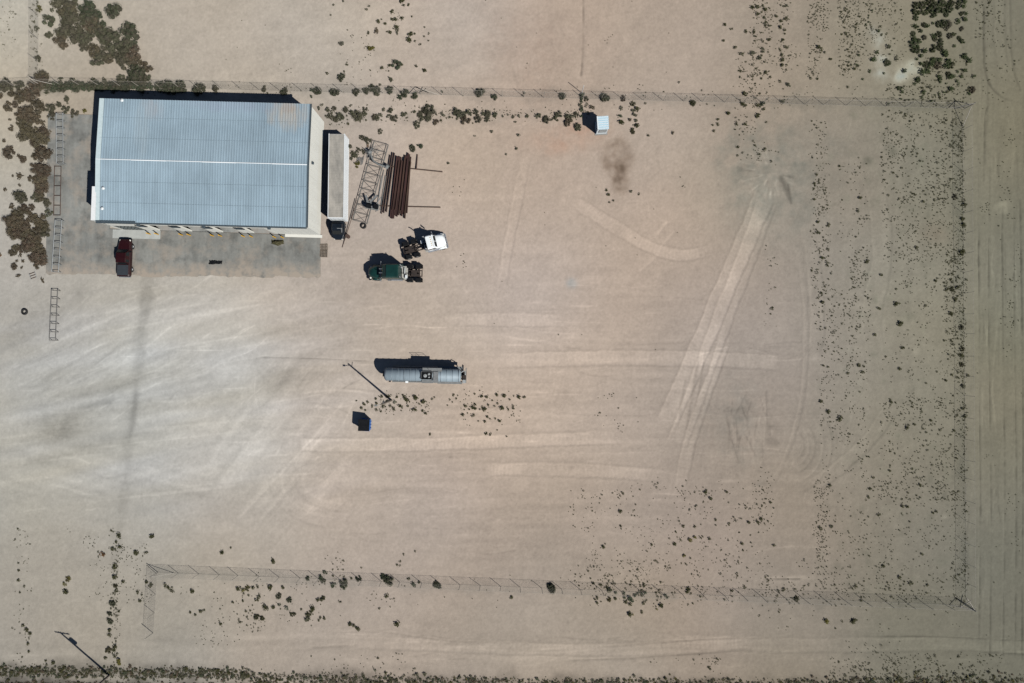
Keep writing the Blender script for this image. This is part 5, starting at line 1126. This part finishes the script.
# every shrub surveyed from the photo: (crop origin x, y, crop scale, area, default kind, list of x, y, r[, kind])
AREAS = {
 'thicket': 'in the thicket above the workshop', 'west': 'in the scrub left of the concrete pad', 'nfence': 'along the north fence right of the workshop', 'row': 'in the weedy row below the north fence',
 'ntop': 'on open sand above the north fence', 'shed': 'on the sand around the small white shed', 'lattice': 'between the white container and the rusty pipes', 'sfence': 'beside the south fence',
 'sopen': 'on open sand below the south fence', 'swrow': 'in the weedy line left of the south-west corner', 'pole': 'around the pole below the tank trailer', 'mid': 'in the patch right below the tank trailer',
 'ne': 'in the dense north-east scrub corner', 'east': 'on the scrubby strip beside the east fence', 'nne': 'in the sparse rows at the top right'}
SV = [
 (30, 0, 7.59, 'thicket', 'o', [(60,60,24,'y'),(130,150,42,'g'),(130,260,28),(170,80,15),(175,300,10),(230,300,48,'b'),(235,340,25,'b'),(250,40,62),(275,70,50,'b'),(270,110,58),(290,180,58),(250,230,52),(320,250,58),(390,280,50),(400,345,35),(185,0,45),(330,10,32),(420,70,60,'g'),(490,100,42,'g'),(420,150,55),(460,190,55,'b'),(390,130,30),(545,175,21,'g'),(530,235,55),(580,290,60),(640,270,28,'g'),(470,240,40),(475,370,50,'b'),(495,450,42),(560,400,50),(590,440,35,'b'),(640,350,55),(680,400,60),(690,460,45),(720,330,45),(770,340,32,'g'),(770,400,50,'b'),(790,460,40,'b'),(740,220,57,'g'),(740,280,18,'g'),(612,70,52,'g'),(865,500,40,'b'),(800,545,60,'g'),(770,595,45,'g'),(840,595,40),(680,595,32),(890,590,20,'g'),(50,220,18),(55,440,22),(80,570,40,'b'),(75,630,45),(40,570,20),
   (240,605,16),(320,615,18),(490,615,18),(575,615,16),(150,644,28),(184,650,35,'g'),(218,656,33,'g'),(252,644,31),(286,650,29,'g'),(320,656,36,'g'),(354,644,34),(388,650,32,'g'),(422,656,30,'g'),(456,644,28),(490,650,35,'g'),(524,656,33,'g'),(558,644,31),(592,650,29,'g'),(626,656,36,'g'),(660,644,34),(694,650,32,'g'),(728,656,30,'g'),(762,644,28),(796,650,35,'g'),(830,656,33,'g'),(864,644,31),(898,650,29,'g'),(985,650,40,'g'),(1060,660,46,'g'),(1130,655,42,'g'),(1270,668,38,'g'),(1400,665,28)]),
 (0, 80, 6.83, 'west', 'b', [(130,100,40),(170,110,30),(120,130,30),(210,70,45),(65,90,22),(10,115,16),(40,175,32),(95,165,20),(240,170,45),(160,215,45),(180,240,40),(130,235,30),(245,265,28),(135,290,30),(165,310,35),(155,365,40),(215,360,40),(280,350,40),(325,355,22),(240,400,40),(300,400,30),(225,425,25),(270,490,55),(235,515,22),(310,510,22),(230,600,30),(285,615,45),(320,620,22),(205,665,22),(255,670,35),(140,655,17),(45,487,36),(80,335,16),(38,413,13),(125,513,11),(147,540,24),(68,270,10),(90,655,8),(260,10,45),(330,85,16,'o'),(340,190,30,'o'),(345,240,25,'o'),(300,300,15),(395,165,18,'o'),(440,195,25,'o'),(500,225,28,'o'),(450,125,18,'o'),(585,215,14,'y'),(465,160,8,'o'),(20,30,40,'o'),(120,25,30,'o'),(60,40,25,'o')]),
 (0, 170, 6.83, 'west', 'b', [(205,52,20),(265,70,38),(285,105,40),(260,130,30),(265,175,32),(235,180,28,'o'),(312,218,30,'o'),(325,290,25,'o'),(38,135,13),(125,175,38,'o'),(143,110,9),(93,248,17),(155,255,28),(150,285,30),(212,253,18),(215,295,15),(85,310,38),(60,340,38),(105,345,45),(150,375,38),(80,370,35),(70,430,32),(120,420,40),(165,410,30),(205,330,25),(245,335,40),(295,380,30),(255,370,30),(300,420,32,'o'),(240,425,35),(175,440,40),(190,485,40),(250,490,35),(165,520,35),(80,560,25),(105,530,25),(130,545,20),(210,530,30),(250,530,35),(270,560,30),(215,600,30),(265,605,40),(250,640,25),(300,590,15),(90,658,20),(140,585,12),(120,620,10),(160,620,12),(155,670,9),(0,580,16,'r'),(130,723,12),(290,745,11),(300,765,9)]),
 (260, 60, 6.02, 'nfence', 'g', [(22,175,17,'o'),(142,185,25),(345,180,27),(318,180,13),(447,192,26),(576,190,24),(635,180,24),(672,165,24),(700,185,26),(775,175,28),(870,200,30),(845,228,15),(933,213,24),(313,222,8),(1320,192,28),(1412,217,22),(1820,212,21),(1585,208,9),(1097,195,8)]),
 (260, 60, 6.02, 'ntop', 'd', [(487,100,24,'g'),(405,82,9),(520,28,8),(822,25,30,'g'),(740,50,10),(775,68,5),(858,32,9),(785,38,9),(937,40,8),(990,63,12),(790,120,12,'o'),(725,150,8,'o')]),
 (260, 60, 6.02, 'row', 'o', [(355,290,10),(375,275,8),(445,290,16),(415,305,14),(425,335,20),(480,335,24),(450,355,18),(500,345,14),(400,340,8),(515,297,19),(585,335,35),(550,320,15),(630,295,18),(632,325,14),(690,340,22,'b'),(710,352,15),(722,330,12),(785,300,20),(745,300,11),(805,350,24),(775,340,10),(860,333,13),(882,322,9),(985,300,22),(930,310,10)]),
 (410, 70, 6.02, 'row', 'o', [(110,240,38),(60,265,22),(70,300,14),(110,285,25),(155,310,18,'b'),(155,327,11,'b'),(42,328,24),(285,255,34),(335,295,30,'b'),(320,275,15),(352,255,15),(395,250,18),(405,290,25),(465,265,24),(440,265,12),(460,298,16),(510,272,14),(775,275,15),(820,295,24),(895,265,22),(875,285,12),(950,310,24,'b'),(950,275,14),(975,285,12),(1010,340,22),(1000,265,16),(707,278,10),(850,300,8),(205,275,9),(235,285,8),(190,260,8),(560,280,7),(620,285,9),(650,280,8),(590,270,6),(495,374,9),(658,397,10),(642,472,9),(580,508,7),(232,561,8),(388,397,6)]),
 (330, 0, 7.88, 'ntop', 'd', [(570,12,18),(577,45,10),(625,40,11),(290,78,11),(490,103,14),(490,155,14),(520,157,14),(565,148,14),(383,178,14),(440,186,12),(405,153,6),(528,222,17),(305,262,11),(372,255,18,'b'),(483,262,14),(452,250,9),(538,262,12,'o'),(640,268,17),(670,268,9),(618,322,19),(672,325,9),(716,352,9),(746,215,7),(778,268,8),(742,284,8),(776,322,7),(308,392,19,'y'),(338,375,14,'y'),(92,335,25,'p'),(128,510,10),(112,567,8),(323,557,7),(650,133,8),(28,40,9,'o'),(105,15,9,'o'),(5,120,8,'o'),(310,50,9,'o')]),
 (570, 80, 5.25, 'shed', 'o', [(60,80,12,'g'),(85,97,14,'o'),(183,88,25,'g'),(200,92,15,'g'),(280,96,16,'b'),(330,125,14,'d'),(350,155,12,'d'),(332,160,9),(340,185,10),(345,212,9),(313,213,9,'b'),(345,245,12,'d'),(330,270,14,'d'),(320,262,9,'d'),(268,150,9),(265,192,9,'g'),(270,222,12,'d'),(115,148,11,'b'),(84,132,8),(50,132,8),(65,160,10,'g'),(35,180,12),(5,210,14,'b'),(43,248,18),(645,116,17,'d'),(393,122,6),(572,14,6),(410,292,7,'d'),(535,278,8,'b'),(192,578,7,'d'),(203,602,8,'d'),(228,635,6,'d'),(205,642,5,'d'),(363,600,6,'d'),(320,587,8),(62,100,9,'g'),(62,118,8,'g'),(60,145,8,'g'),(58,190,8,'g')]),
 (260, 60, 6.02, 'lattice', 'o', [(610,465,17),(645,482,22),(652,512,8,'r'),(723,430,17),(917,527,21,'g'),(970,525,14,'g'),(950,512,7,'g'),(545,520,12),(560,560,20),(590,540,16),(625,548,18),(580,575,15),(550,590,10),(590,630,13,'y'),(585,645,9,'y')]),
 (320, 550, 8.53, 'sfence', 'g', [(25,265,25),(12,235,18),(45,193,16),(120,297,20),(200,300,46),(325,248,28),(272,245,11,'d'),(575,265,48),(540,232,30),(755,247,12,'d'),(803,293,17),(850,272,12,'d'),(985,292,26),(1005,312,28),(-107,250,22),(1980,330,40),(1960,315,26),(2470,340,20,'o')]),
 (320, 550, 8.53, 'sopen', 'd', [(570,393,15),(510,495,10),(665,618,21),(18,420,25),(-12,425,15),(258,628,16),(290,645,14),(320,655,14),(325,672,14),(172,438,10),(118,218,10),(110,165,8),(155,165,8),(200,168,8),(200,92,8),(205,225,9),(355,153,8),(655,123,10),(683,98,9),(683,132,8),(710,40,9),(815,10,9),(1630,400,14)]),
 (220, 550, 8.53, 'sopen', 'd', [(460,88,18),(17,18,14),(165,330,17),(230,330,25,'y'),(200,340,15,'y'),(285,325,14),(318,315,12),(428,320,20),(533,317,13),(203,372,9),(242,382,9),(325,420,17),(340,385,10),(500,397,28,'g'),(588,430,25,'g'),(393,492,21),(462,485,15),(505,465,12,'g'),(570,492,16,'p'),(622,555,24),(605,540,12),(305,580,27),(358,585,22),(695,503,10),(788,495,20),(755,545,27),(745,585,20,'o'),(855,575,12),(840,600,10),(890,580,12),(220,522,10),(240,567,10),(195,435,11),(115,448,10),(8,620,11),(233,640,8),(205,560,5)]),
 (80, 520, 6.38, 'swrow', 'd', [(243,103,14),(213,187,12),(262,172,10),(230,298,15),(228,360,15),(222,425,16),(235,460,10),(200,535,20,'g'),(185,600,16,'g'),(188,650,22,'g'),(235,145,9),(363,208,15),(418,207,10),(462,105,14),(145,215,14,'r'),(120,200,6,'d'),(200,70,7),(278,397,11),(427,395,11),(457,412,13),(555,425,13),(587,440,12),(715,452,13),(905,205,13),(967,178,7),(1015,435,13),(765,585,10),(737,603,8),(793,575,8),(703,592,9),(897,657,10),(978,527,8),(385,520,10),(370,460,9),(393,475,7)]),
 (0, 610, 6.4, 'swrow', 'd', [(707,125,12),(707,160,11),(740,235,13),(690,262,22),(730,255,10),(680,305,10),(740,295,10),(765,325,16,'y'),(183,122,13),(190,150,10),(152,97,10),(182,217,10),(188,270,9),(293,322,8),(345,335,12)]),
 (0, 500, 3.73, 'swrow', 'd', [(68,108,4),(57,150,4),(72,235,4),(72,262,5),(72,300,6),(92,322,4),(77,343,4),(250,297,11,'y'),(248,340,9),(262,290,6,'y'),(243,312,6,'y')]),
 (590, 570, 8.53, 'sfence', 'd', [(165,258,25,'y'),(65,235,12),(40,243,10),(62,275,12),(95,268,7),(217,243,13),(218,190,13,'g'),(290,195,13,'g'),(300,275,15),(340,290,14),(335,235,20,'g'),(350,255,18,'g'),(290,232,12,'g'),(380,215,14,'g'),(410,190,13,'g'),(440,195,12,'g'),(470,190,14,'g'),(460,280,13),(485,255,9),(340,372,20),(365,378,8,'y'),(445,358,12),(573,333,9,'y'),(613,305,19),(640,207,14,'g'),(655,238,12,'g'),(608,228,9),(570,193,10),(585,185,9),(835,153,14),(830,180,15),(858,200,8),(937,225,11),(878,285,9),(145,140,11),(88,127,10),(33,112,12),(160,95,9),(185,115,8),(210,118,9),(308,108,8),(343,125,9),(465,122,7),(613,107,8),(1765,252,26),(2010,430,20,'y'),(2240,435,18),(2262,425,13),(2150,440,9),(1610,345,10)]),
 (380, 380, 6.4, 'pole', 'd', [(175,125,15),(225,110,14),(275,130,13),(130,165,11),(92,183,10),(50,105,12),(220,195,13),(290,215,10),(272,195,8),(253,155,7),(178,168,8),(335,122,7),(350,112,6),(60,165,9),(20,170,8),(-20,150,9),(-50,165,8),(-75,140,8),(-30,120,8),(5,105,9),(-100,155,10),(-120,175,9),(-150,130,6),(-95,195,7),(-20,190,9),(10,200,8),(110,110,8),(150,95,7),(60,130,10,'p'),(30,145,9,'p'),(90,140,9,'p'),(317,348,8)]),
 (380, 380, 6.4, 'mid', 'd', [(467,95,8),(487,120,7),(447,122,6),(465,142,5),(500,100,5),(430,160,5),(650,108,10),(605,90,7),(682,112,9),(747,95,10),(797,98,12),(885,105,12),(918,107,9),(830,125,7),(858,103,5),(545,170,10),(605,155,9),(598,180,12),(610,185,10),(532,222,10),(598,228,10),(572,190,6),(665,185,12),(690,160,8),(780,182,13),(755,150,7),(820,188,8),(855,175,10),(688,235,9),(670,262,9),(705,250,6),(738,248,7),(763,265,10),(630,268,6),(683,342,10),(705,348,8),(812,362,6),(752,320,5),(845,225,5),(640,190,6),(720,130,6),(735,165,6),(655,175,7)]),
 (850, 0, 6.38, 'ne', 'n', [(420,70,25),(450,75,22),(480,80,20),(430,30,25),(470,30,28),(510,60,28),(550,40,35),(540,90,22),(590,60,28),(620,90,20),(640,50,28),(600,20,30),(520,10,30),(650,15,25),(700,15,20),(725,12,15),(690,45,16),(720,45,14),(715,85,16),(735,85,12),(735,128,14),(685,135,14),(425,110,20),(570,150,20),(600,145,25),(640,150,25,'o'),(620,175,18,'o'),(530,150,10),(425,165,18),(410,170,12),(480,155,18),(490,165,14),(453,193,18),(408,212,19),(480,235,18,'o'),(575,215,20),(545,245,18),(535,235,14),(585,265,24),(640,225,22,'o'),(665,215,18),(700,240,16),(720,258,22),(715,180,16,'o'),(420,275,32),(445,255,22),(430,315,28),(405,250,15),(470,320,16),(537,310,26),(578,298,22),(605,335,16),(612,350,16),(658,298,10),(735,355,20),(755,380,15),(720,365,14),(540,380,18),(520,385,14),(565,385,14),(490,412,20),(515,410,16),(565,415,26,'b'),(620,395,16),(655,412,26),(615,425,16),(450,360,12),(420,375,10),(450,410,12),(455,465,16),(490,455,16),(440,505,18),(425,515,14),(410,535,9),(580,505,20),(570,490,12),(635,470,18),(640,495,16),(655,485,12),(710,490,11),(685,460,9),(730,455,14),(788,488,11),(790,570,22,'b'),(760,600,10),(145,380,15),(245,400,24),(290,375,12,'o'),(168,335,11),(185,200,10),(245,298,14,'o'),(345,458,14,'g'),(215,470,8),(320,560,20),(330,593,10),(325,635,8),(455,620,9),(517,652,10),(640,567,14),(465,590,12),(242,660,10),(120,455,10),(85,505,8),(120,143,7),(100,157,7),(143,68,8),(115,100,7),(20,440,9),(55,355,9),(38,415,9),(680,520,10),(690,540,8),(600,590,8),(570,600,8),(545,605,6),(610,535,7)]),
 (780, 190, 5.12, 'east', 'd', [(175,50,7),(408,45,9),(195,165,8),(197,222,9),(245,382,8),(220,348,8),(447,370,10),(517,433,8),(698,293,8),(213,577,9),(593,585,11),(508,605,8),(855,510,9),(887,510,14),(910,495,9),(795,467,8),(872,630,9),(733,62,8),(900,35,14,'o'),(945,75,10),(935,150,10),(940,180,10),(930,320,12),(895,555,10),(740,595,7),(592,510,6),(250,182,8),(400,105,8,'o'),(245,305,6)]),
 (780, 310, 5.12, 'east', 'd', [(610,67,12),(210,468,9),(245,522,10),(300,550,11),(625,195,9),(487,130,8),(870,15,9,'o'),(932,90,14,'o'),(938,200,14),(935,280,14),(932,235,9),(957,337,8),(850,362,7),(935,390,10,'o'),(937,510,8),(942,545,9),(423,322,8),(345,323,7),(405,285,9),(613,303,8),(570,470,8),(690,588,7),(890,620,7),(905,540,6),(770,568,7),(650,600,9),(245,293,6),(220,288,6)]),
 (740, 460, 5.12, 'east', 'd', [(460,130,8),(415,345,9),(468,337,8,'o'),(735,540,8),(815,600,9),(870,630,9),(655,190,7),(705,280,8),(830,238,8),(855,238,8),(920,125,8),(765,55,7),(680,90,7),(590,648,7),(575,655,6),(225,660,7),(175,435,7),(158,218,7),(108,300,8),(92,315,8),(40,318,6),(25,652,6),(985,268,7),(1005,265,7),(930,480,7),(665,148,8)]),
 (560, 460, 5.12, 'sopen', 'd', [(745,165,9),(768,200,9),(852,163,7),(797,307,7),(965,318,8),(220,445,9),(665,410,10,'y'),(690,395,8,'y'),(585,435,9),(630,335,7),(690,340,7),(763,402,8),(320,172,7),(305,260,9),(865,328,7),(470,435,7),(635,490,8,'y'),(655,660,11),(875,665,8),(945,650,7),(935,425,8),(310,335,7),(520,625,6),(430,640,7)]),
 (700, 0, 6.38, 'nne', 'd', [(155,160,10),(195,185,8),(152,262,9),(290,200,10),(223,305,10),(265,345,11),(255,455,9),(398,318,13,'o'),(372,378,14,'o'),(285,605,14),(400,660,18,'g'),(423,465,11),(558,540,13,'o'),(513,520,9),(525,650,12),(520,180,11),(540,190,9),(515,140,10),(548,120,9),(525,255,10),(545,300,11),(525,350,10),(520,385,11),(525,420,11),(703,500,9),(748,505,8),(760,305,15),(835,380,10),(795,335,8,'o'),(440,255,10),(330,345,14,'o'),(415,60,12),(330,50,12),(360,95,11),(365,45,11),(345,205,9),(920,445,8),(945,558,8),(980,440,10),(930,215,9),(490,108,8),(275,660,12),(290,675,10),(370,680,10)]),
 (690, 90, 6.38, 'nne', 'd', [(22,78,20),(240,150,13),(295,213,10),(355,222,10),(430,165,14),(435,105,13),(470,128,10),(350,30,14),(178,190,9),(173,222,9),(145,225,7),(150,260,9),(305,370,9),(470,385,9,'o'),(440,405,8),(520,455,8,'o'),(805,540,9),(793,597,9),(790,630,7),(943,483,8),(485,205,7),(592,73,10)]),
]
rows = []
for ox, oy, sc, ar, kd, lst in SV:
    for it in lst:
        rows.append((ox+it[0]/sc, oy+it[1]/sc, it[2]/sc, ar, it[3] if len(it) > 3 else kd))
seen = []; uniq = []
for r_ in sorted(rows, key=lambda q: -q[2]):
    if r_[2] < 3 and any(abs(r_[0]-s[0]) < 1.0 and abs(r_[1]-s[1]) < 1.0 for s in seen): continue
    seen.append(r_); uniq.append(r_)
inframe = [u for u in uniq if -3 < u[0] < 1027 and -3 < u[1] < 686]
indiv, rest = inframe[:300], inframe[300:]
colw = {'n': 'dark green', 'b': 'brown', 'o': 'olive', 'g': 'dark green', 'd': 'dark', 'y': 'yellow-green', 'p': 'pale grey', 'r': 'rust-coloured'}
rr = random.Random(77)
groups = {}
for (px, py, r, ar, kd) in indiv:
    me = rr.choice(BM[kd]); p = g(px, py); s = r*MPP*(1.38 if ar in ('thicket', 'west') else 1.14)
    hgt_ = s*rr.uniform(.85, 1.15)
    p = g(px, py, min(.5*hgt_, .8))                # the outline seen from above lies at mid height
    o = link('shrub', me, None, (p.x, p.y, -.03), (0, 0, rr.uniform(0, 6.28))); o.scale = (s*rr.uniform(.92, 1.1), s*rr.uniform(.92, 1.1), hgt_)
    sz = 'big' if r > 5.5 else 'medium' if r > 3.2 else 'small'
    tag(o, 'x', 'shrub', 'desert shrubs '+AREAS[ar])
    groups.setdefault((ar, sz, colw[kd]), []).append((px, py, r, o))
for (ar, sz, cw), lst in groups.items():
    base = '%s %s shrub %s' % (sz, cw, AREAS[ar])
    if len(lst) == 1: lst[0][3]['label'] = base; continue
    big = max(lst, key=lambda q: q[2]); rest_ = lst
    xs_ = [q[0] for q in lst]; ys_ = [q[1] for q in lst]
    horiz = (max(xs_)-min(xs_)) >= (max(ys_)-min(ys_))
    lst.sort(key=lambda q: q[0] if horiz else q[1])
    parts = 1 if len(lst) <= 14 else 2 if len(lst) <= 28 else 3
    per = math.ceil(len(lst)/parts)
    names = [('', ), ('left', 'right') if horiz else ('upper', 'lower'), ('left', 'middle', 'right') if horiz else ('upper', 'middle', 'lower')][parts-1]
    for c in range(parts):
        ch = lst[c*per:(c+1)*per]
        if parts > 1:                            # within a part, count across the other way
            hz = not horiz; ch.sort(key=lambda q: q[0] if hz else q[1])
        else: hz = horiz
        for i, q in enumerate(ch):
            q[3]['label'] = '%s %s shrub, %s from %s, %s' % (sz, cw.replace('dark green', 'green'), NTH[i], 'left' if hz else 'top', (names[c]+' part, ' if parts > 1 else '')+AREAS[ar])
# one-member groups near one another keep their own label; others share theirs

# the countless small tufts: one object
def tufts(name, pts, label):
    r = np.random.RandomState(12); V = []; Fq = []; MI = []
    mk = list(KINDS)
    for (px, py, rp, kd) in pts:
        p = g(px, py); R_ = max(rp*.85, .42)*MPP*1.05; n = int(min(60, 10+14*R_/.15)); k0 = len(V); m_ = mk.index(kd)
        nl = max(1, int(1+R_/.16)); cs = [(r.randn()*R_*.32, r.randn()*R_*.32) for _ in range(nl)]
        for i in range(n):
            cx, cy = cs[r.randint(nl)]; a = 6.283*r.rand(); d = R_*(.75 if nl > 1 else .9)*math.sqrt(r.rand()); z_ = R_*(.12+.9*r.rand()*math.sqrt(max(0, 1-(d/R_)**2)))
            x0, y0 = p.x+cx+d*math.cos(a), p.y+cy+d*math.sin(a); la = max(.035, R_*.30*(.6+.7*r.rand())); t = 6.283*r.rand(); c, s = math.cos(t)*la, math.sin(t)*la; tz = r.randn()*la*.5; k = len(V)
            V += [(x0-c, y0-s, z_-tz), (x0+s*.55, y0-c*.55, z_), (x0+c, y0+s, z_+tz), (x0-s*.55, y0+c*.55, z_)]; Fq.append((k, k+1, k+2, k+3)); MI.append(m_)
    me = bpy.data.meshes.new(name); me.from_pydata(V, [], Fq)
    for k in mk: me.materials.append(M[KINDS[k]])
    me.polygons.foreach_set('material_index', MI); me.update()
    return tag(link(name, me), label, 'scrub', kind='stuff')
tp = [(u[0], u[1], u[2]*1.3, u[4]) for u in rest]
rn = random.Random(21)
def zone(x0, x1, y0, y1, n, r0, r1, kinds='dddo', clump=.6, slope=0.0):
    cl = [(rn.uniform(x0, x1), rn.uniform(y0, y1)) for _ in range(max(1, n//9))]
    for i in range(n):
        if rn.random() < clump:
            c = rn.choice(cl); x, y = rn.gauss(c[0], 3.2), rn.gauss(c[1], 4.2)
        else: x, y = rn.uniform(x0, x1), rn.uniform(y0, y1)
        if not (x0-3 < x < x1+3 and y0-3 < y < y1+3): continue
        rad = .8*r0+(1.08*r1-.8*r0)*rn.random()**4
        tp.append((x+slope*(y-y0), y, rad, rn.choice(kinds)))
# rows and strips of small plants, as the photo shows them
ZONES = [(752, 772, 0, 100, 170, .5, 1.5), (735, 755, 50, 100, 60, .5, 1.3), (775, 790, 0, 70, 60, .5, 1.5), (790, 800, 40, 70, 14, .5, 1.1), (808, 828, 0, 30, 80, .45, 1.0), (808, 822, 30, 80, 45, .5, 1.4), (838, 862, 0, 75, 190, .45, 1.5), (862, 905, 0, 60, 120, .4, 1.4),
 (905, 968, 60, 105, 110, .45, 1.6), (885, 960, 85, 104, 60, .4, 1.3), (975, 1005, 0, 40, 60, .4, 1.3), (985, 1020, 30, 100, 30, .4, 1.2),
 (735, 765, 100, 160, 50, .5, 1.5), (811, 828, 120, 260, 130, .45, 1.3), (814, 832, 260, 330, 60, .45, 1.3), (840, 868, 160, 260, 50, .4, 1.3), (820, 870, 290, 400, 190, .4, 1.2), (850, 868, 250, 290, 50, .4, 1.1),
 (882, 962, 112, 200, 380, .4, 1.4), (885, 960, 200, 262, 230, .35, 1.1), (890, 950, 262, 320, 70, .35, 1.2), (945, 964, 250, 380, 190, .4, 1.5), (950, 964, 105, 600, 130, .4, 1.3), (960.5, 963, 110, 600, 330, .4, 1.1),
 (885, 945, 320, 420, 90, .4, 1.3), (880, 960, 400, 500, 260, .4, 1.3), (868, 960, 480, 600, 200, .4, 1.3), (820, 870, 400, 480, 80, .4, 1.2), (816, 828, 480, 590, 110, .4, 1.1), (830, 870, 480, 600, 70, .4, 1.1),
 (630, 770, 480, 590, 330, .4, 1.3), (570, 640, 490, 575, 80, .4, 1.2), (575, 660, 560, 590, 120, .4, 1.2), (590, 960, 585, 606, 200, .4, 1.5), (740, 960, 560, 630, 110, .4, 1.3), (595, 640, 390, 430, 20, .5, 1.2), (755, 775, 465, 530, 40, .5, 1.2), (765, 775, 240, 330, 22, .5, 1.4), (735, 780, 150, 165, 14, .5, 1.1),
 (1003, 1015, 300, 340, 14, .4, 1.1), (1000, 1016, 120, 300, 24, .4, 1.0), (975, 1022, 100, 640, 50, .35, .9),
 (90, 150, 545, 605, 120, .35, .9), (112, 120, 530, 665, 90, .45, 1.4), (14, 30, 520, 665, 50, .45, 1.1), (185, 260, 595, 650, 60, .45, 1.2), (60, 110, 525, 545, 8, .4, .9), (325, 345, 555, 580, 14, .5, 1.1),
 (330, 400, 5, 85, 30, .4, .9), (430, 590, 110, 120, 130, .5, 1.6), (330, 440, 108, 125, 60, .5, 1.6), (40, 330, 84, 94, 60, .4, 1.3), (330, 960, 86, 108, 110, .4, 1.1), (5, 60, 180, 275, 30, .4, 1.1), (0, 14, 0, 60, 30, .5, 1.4), (30, 40, 0, 80, 50, .5, 1.6),
 (160, 960, 574, 606, 90, .4, 1.0), (380, 430, 393, 412, 60, .4, 1.1), (460, 525, 390, 425, 50, .4, 1.0), (650, 720, 655, 672, 30, .5, 1.4), (880, 1000, 655, 683, 150, .4, 1.3), (830, 900, 660, 680, 70, .45, 1.5), (300, 420, 655, 672, 30, .5, 1.5), (245, 345, 575, 630, 40, .4, 1.0), (200, 400, 20, 90, 16, .4, .8), (440, 720, 0, 90, 14, .4, .9), (440, 700, 160, 360, 24, .4, .9), (840, 900, 640, 662, 16, .5, 1.2)]
for z_ in ZONES: zone(*z_[:4], int(z_[4]*(1.9 if z_[0] > 800 else 1.4)), z_[5], z_[6], slope=.007 if (z_[0] in (950, 960.5) and z_[3] > 500) else 0)
tufts('scrub_tufts', tp, 'countless small dark desert tufts scattered over the sandy ground')
# the overgrown verge along the bottom edge
vp = []
def vy(x): return 671+x*.0125 if x < 300 else 674.7+(x-300)*.024 if x < 520 else 680+(x-520)*.004
for i in range(5600):
    x = rn.uniform(-5, 1029); y = vy(x)+rn.gauss(0, 2.0)+(rn.uniform(-1, 14) if x > 250 else rn.uniform(-4, 4))
    if x > 830: y -= rn.uniform(-2, 9)*min(1, (x-830)/60)
    vp.append((x, y, .45+1.7*rn.random()**2.4, rn.choice('ddgoobo' if 430 > x or rn.random() < .8 else 'dgy')))
for i in range(2200):
    x = rn.uniform(-5, 330); vp.append((x, 684+x*.012+rn.gauss(0, 2.2)+1.5, .5+1.6*rn.random()**2, rn.choice('bbdo')))
tufts('verge_scrub', vp, 'dense strip of low brush along the bottom verge')
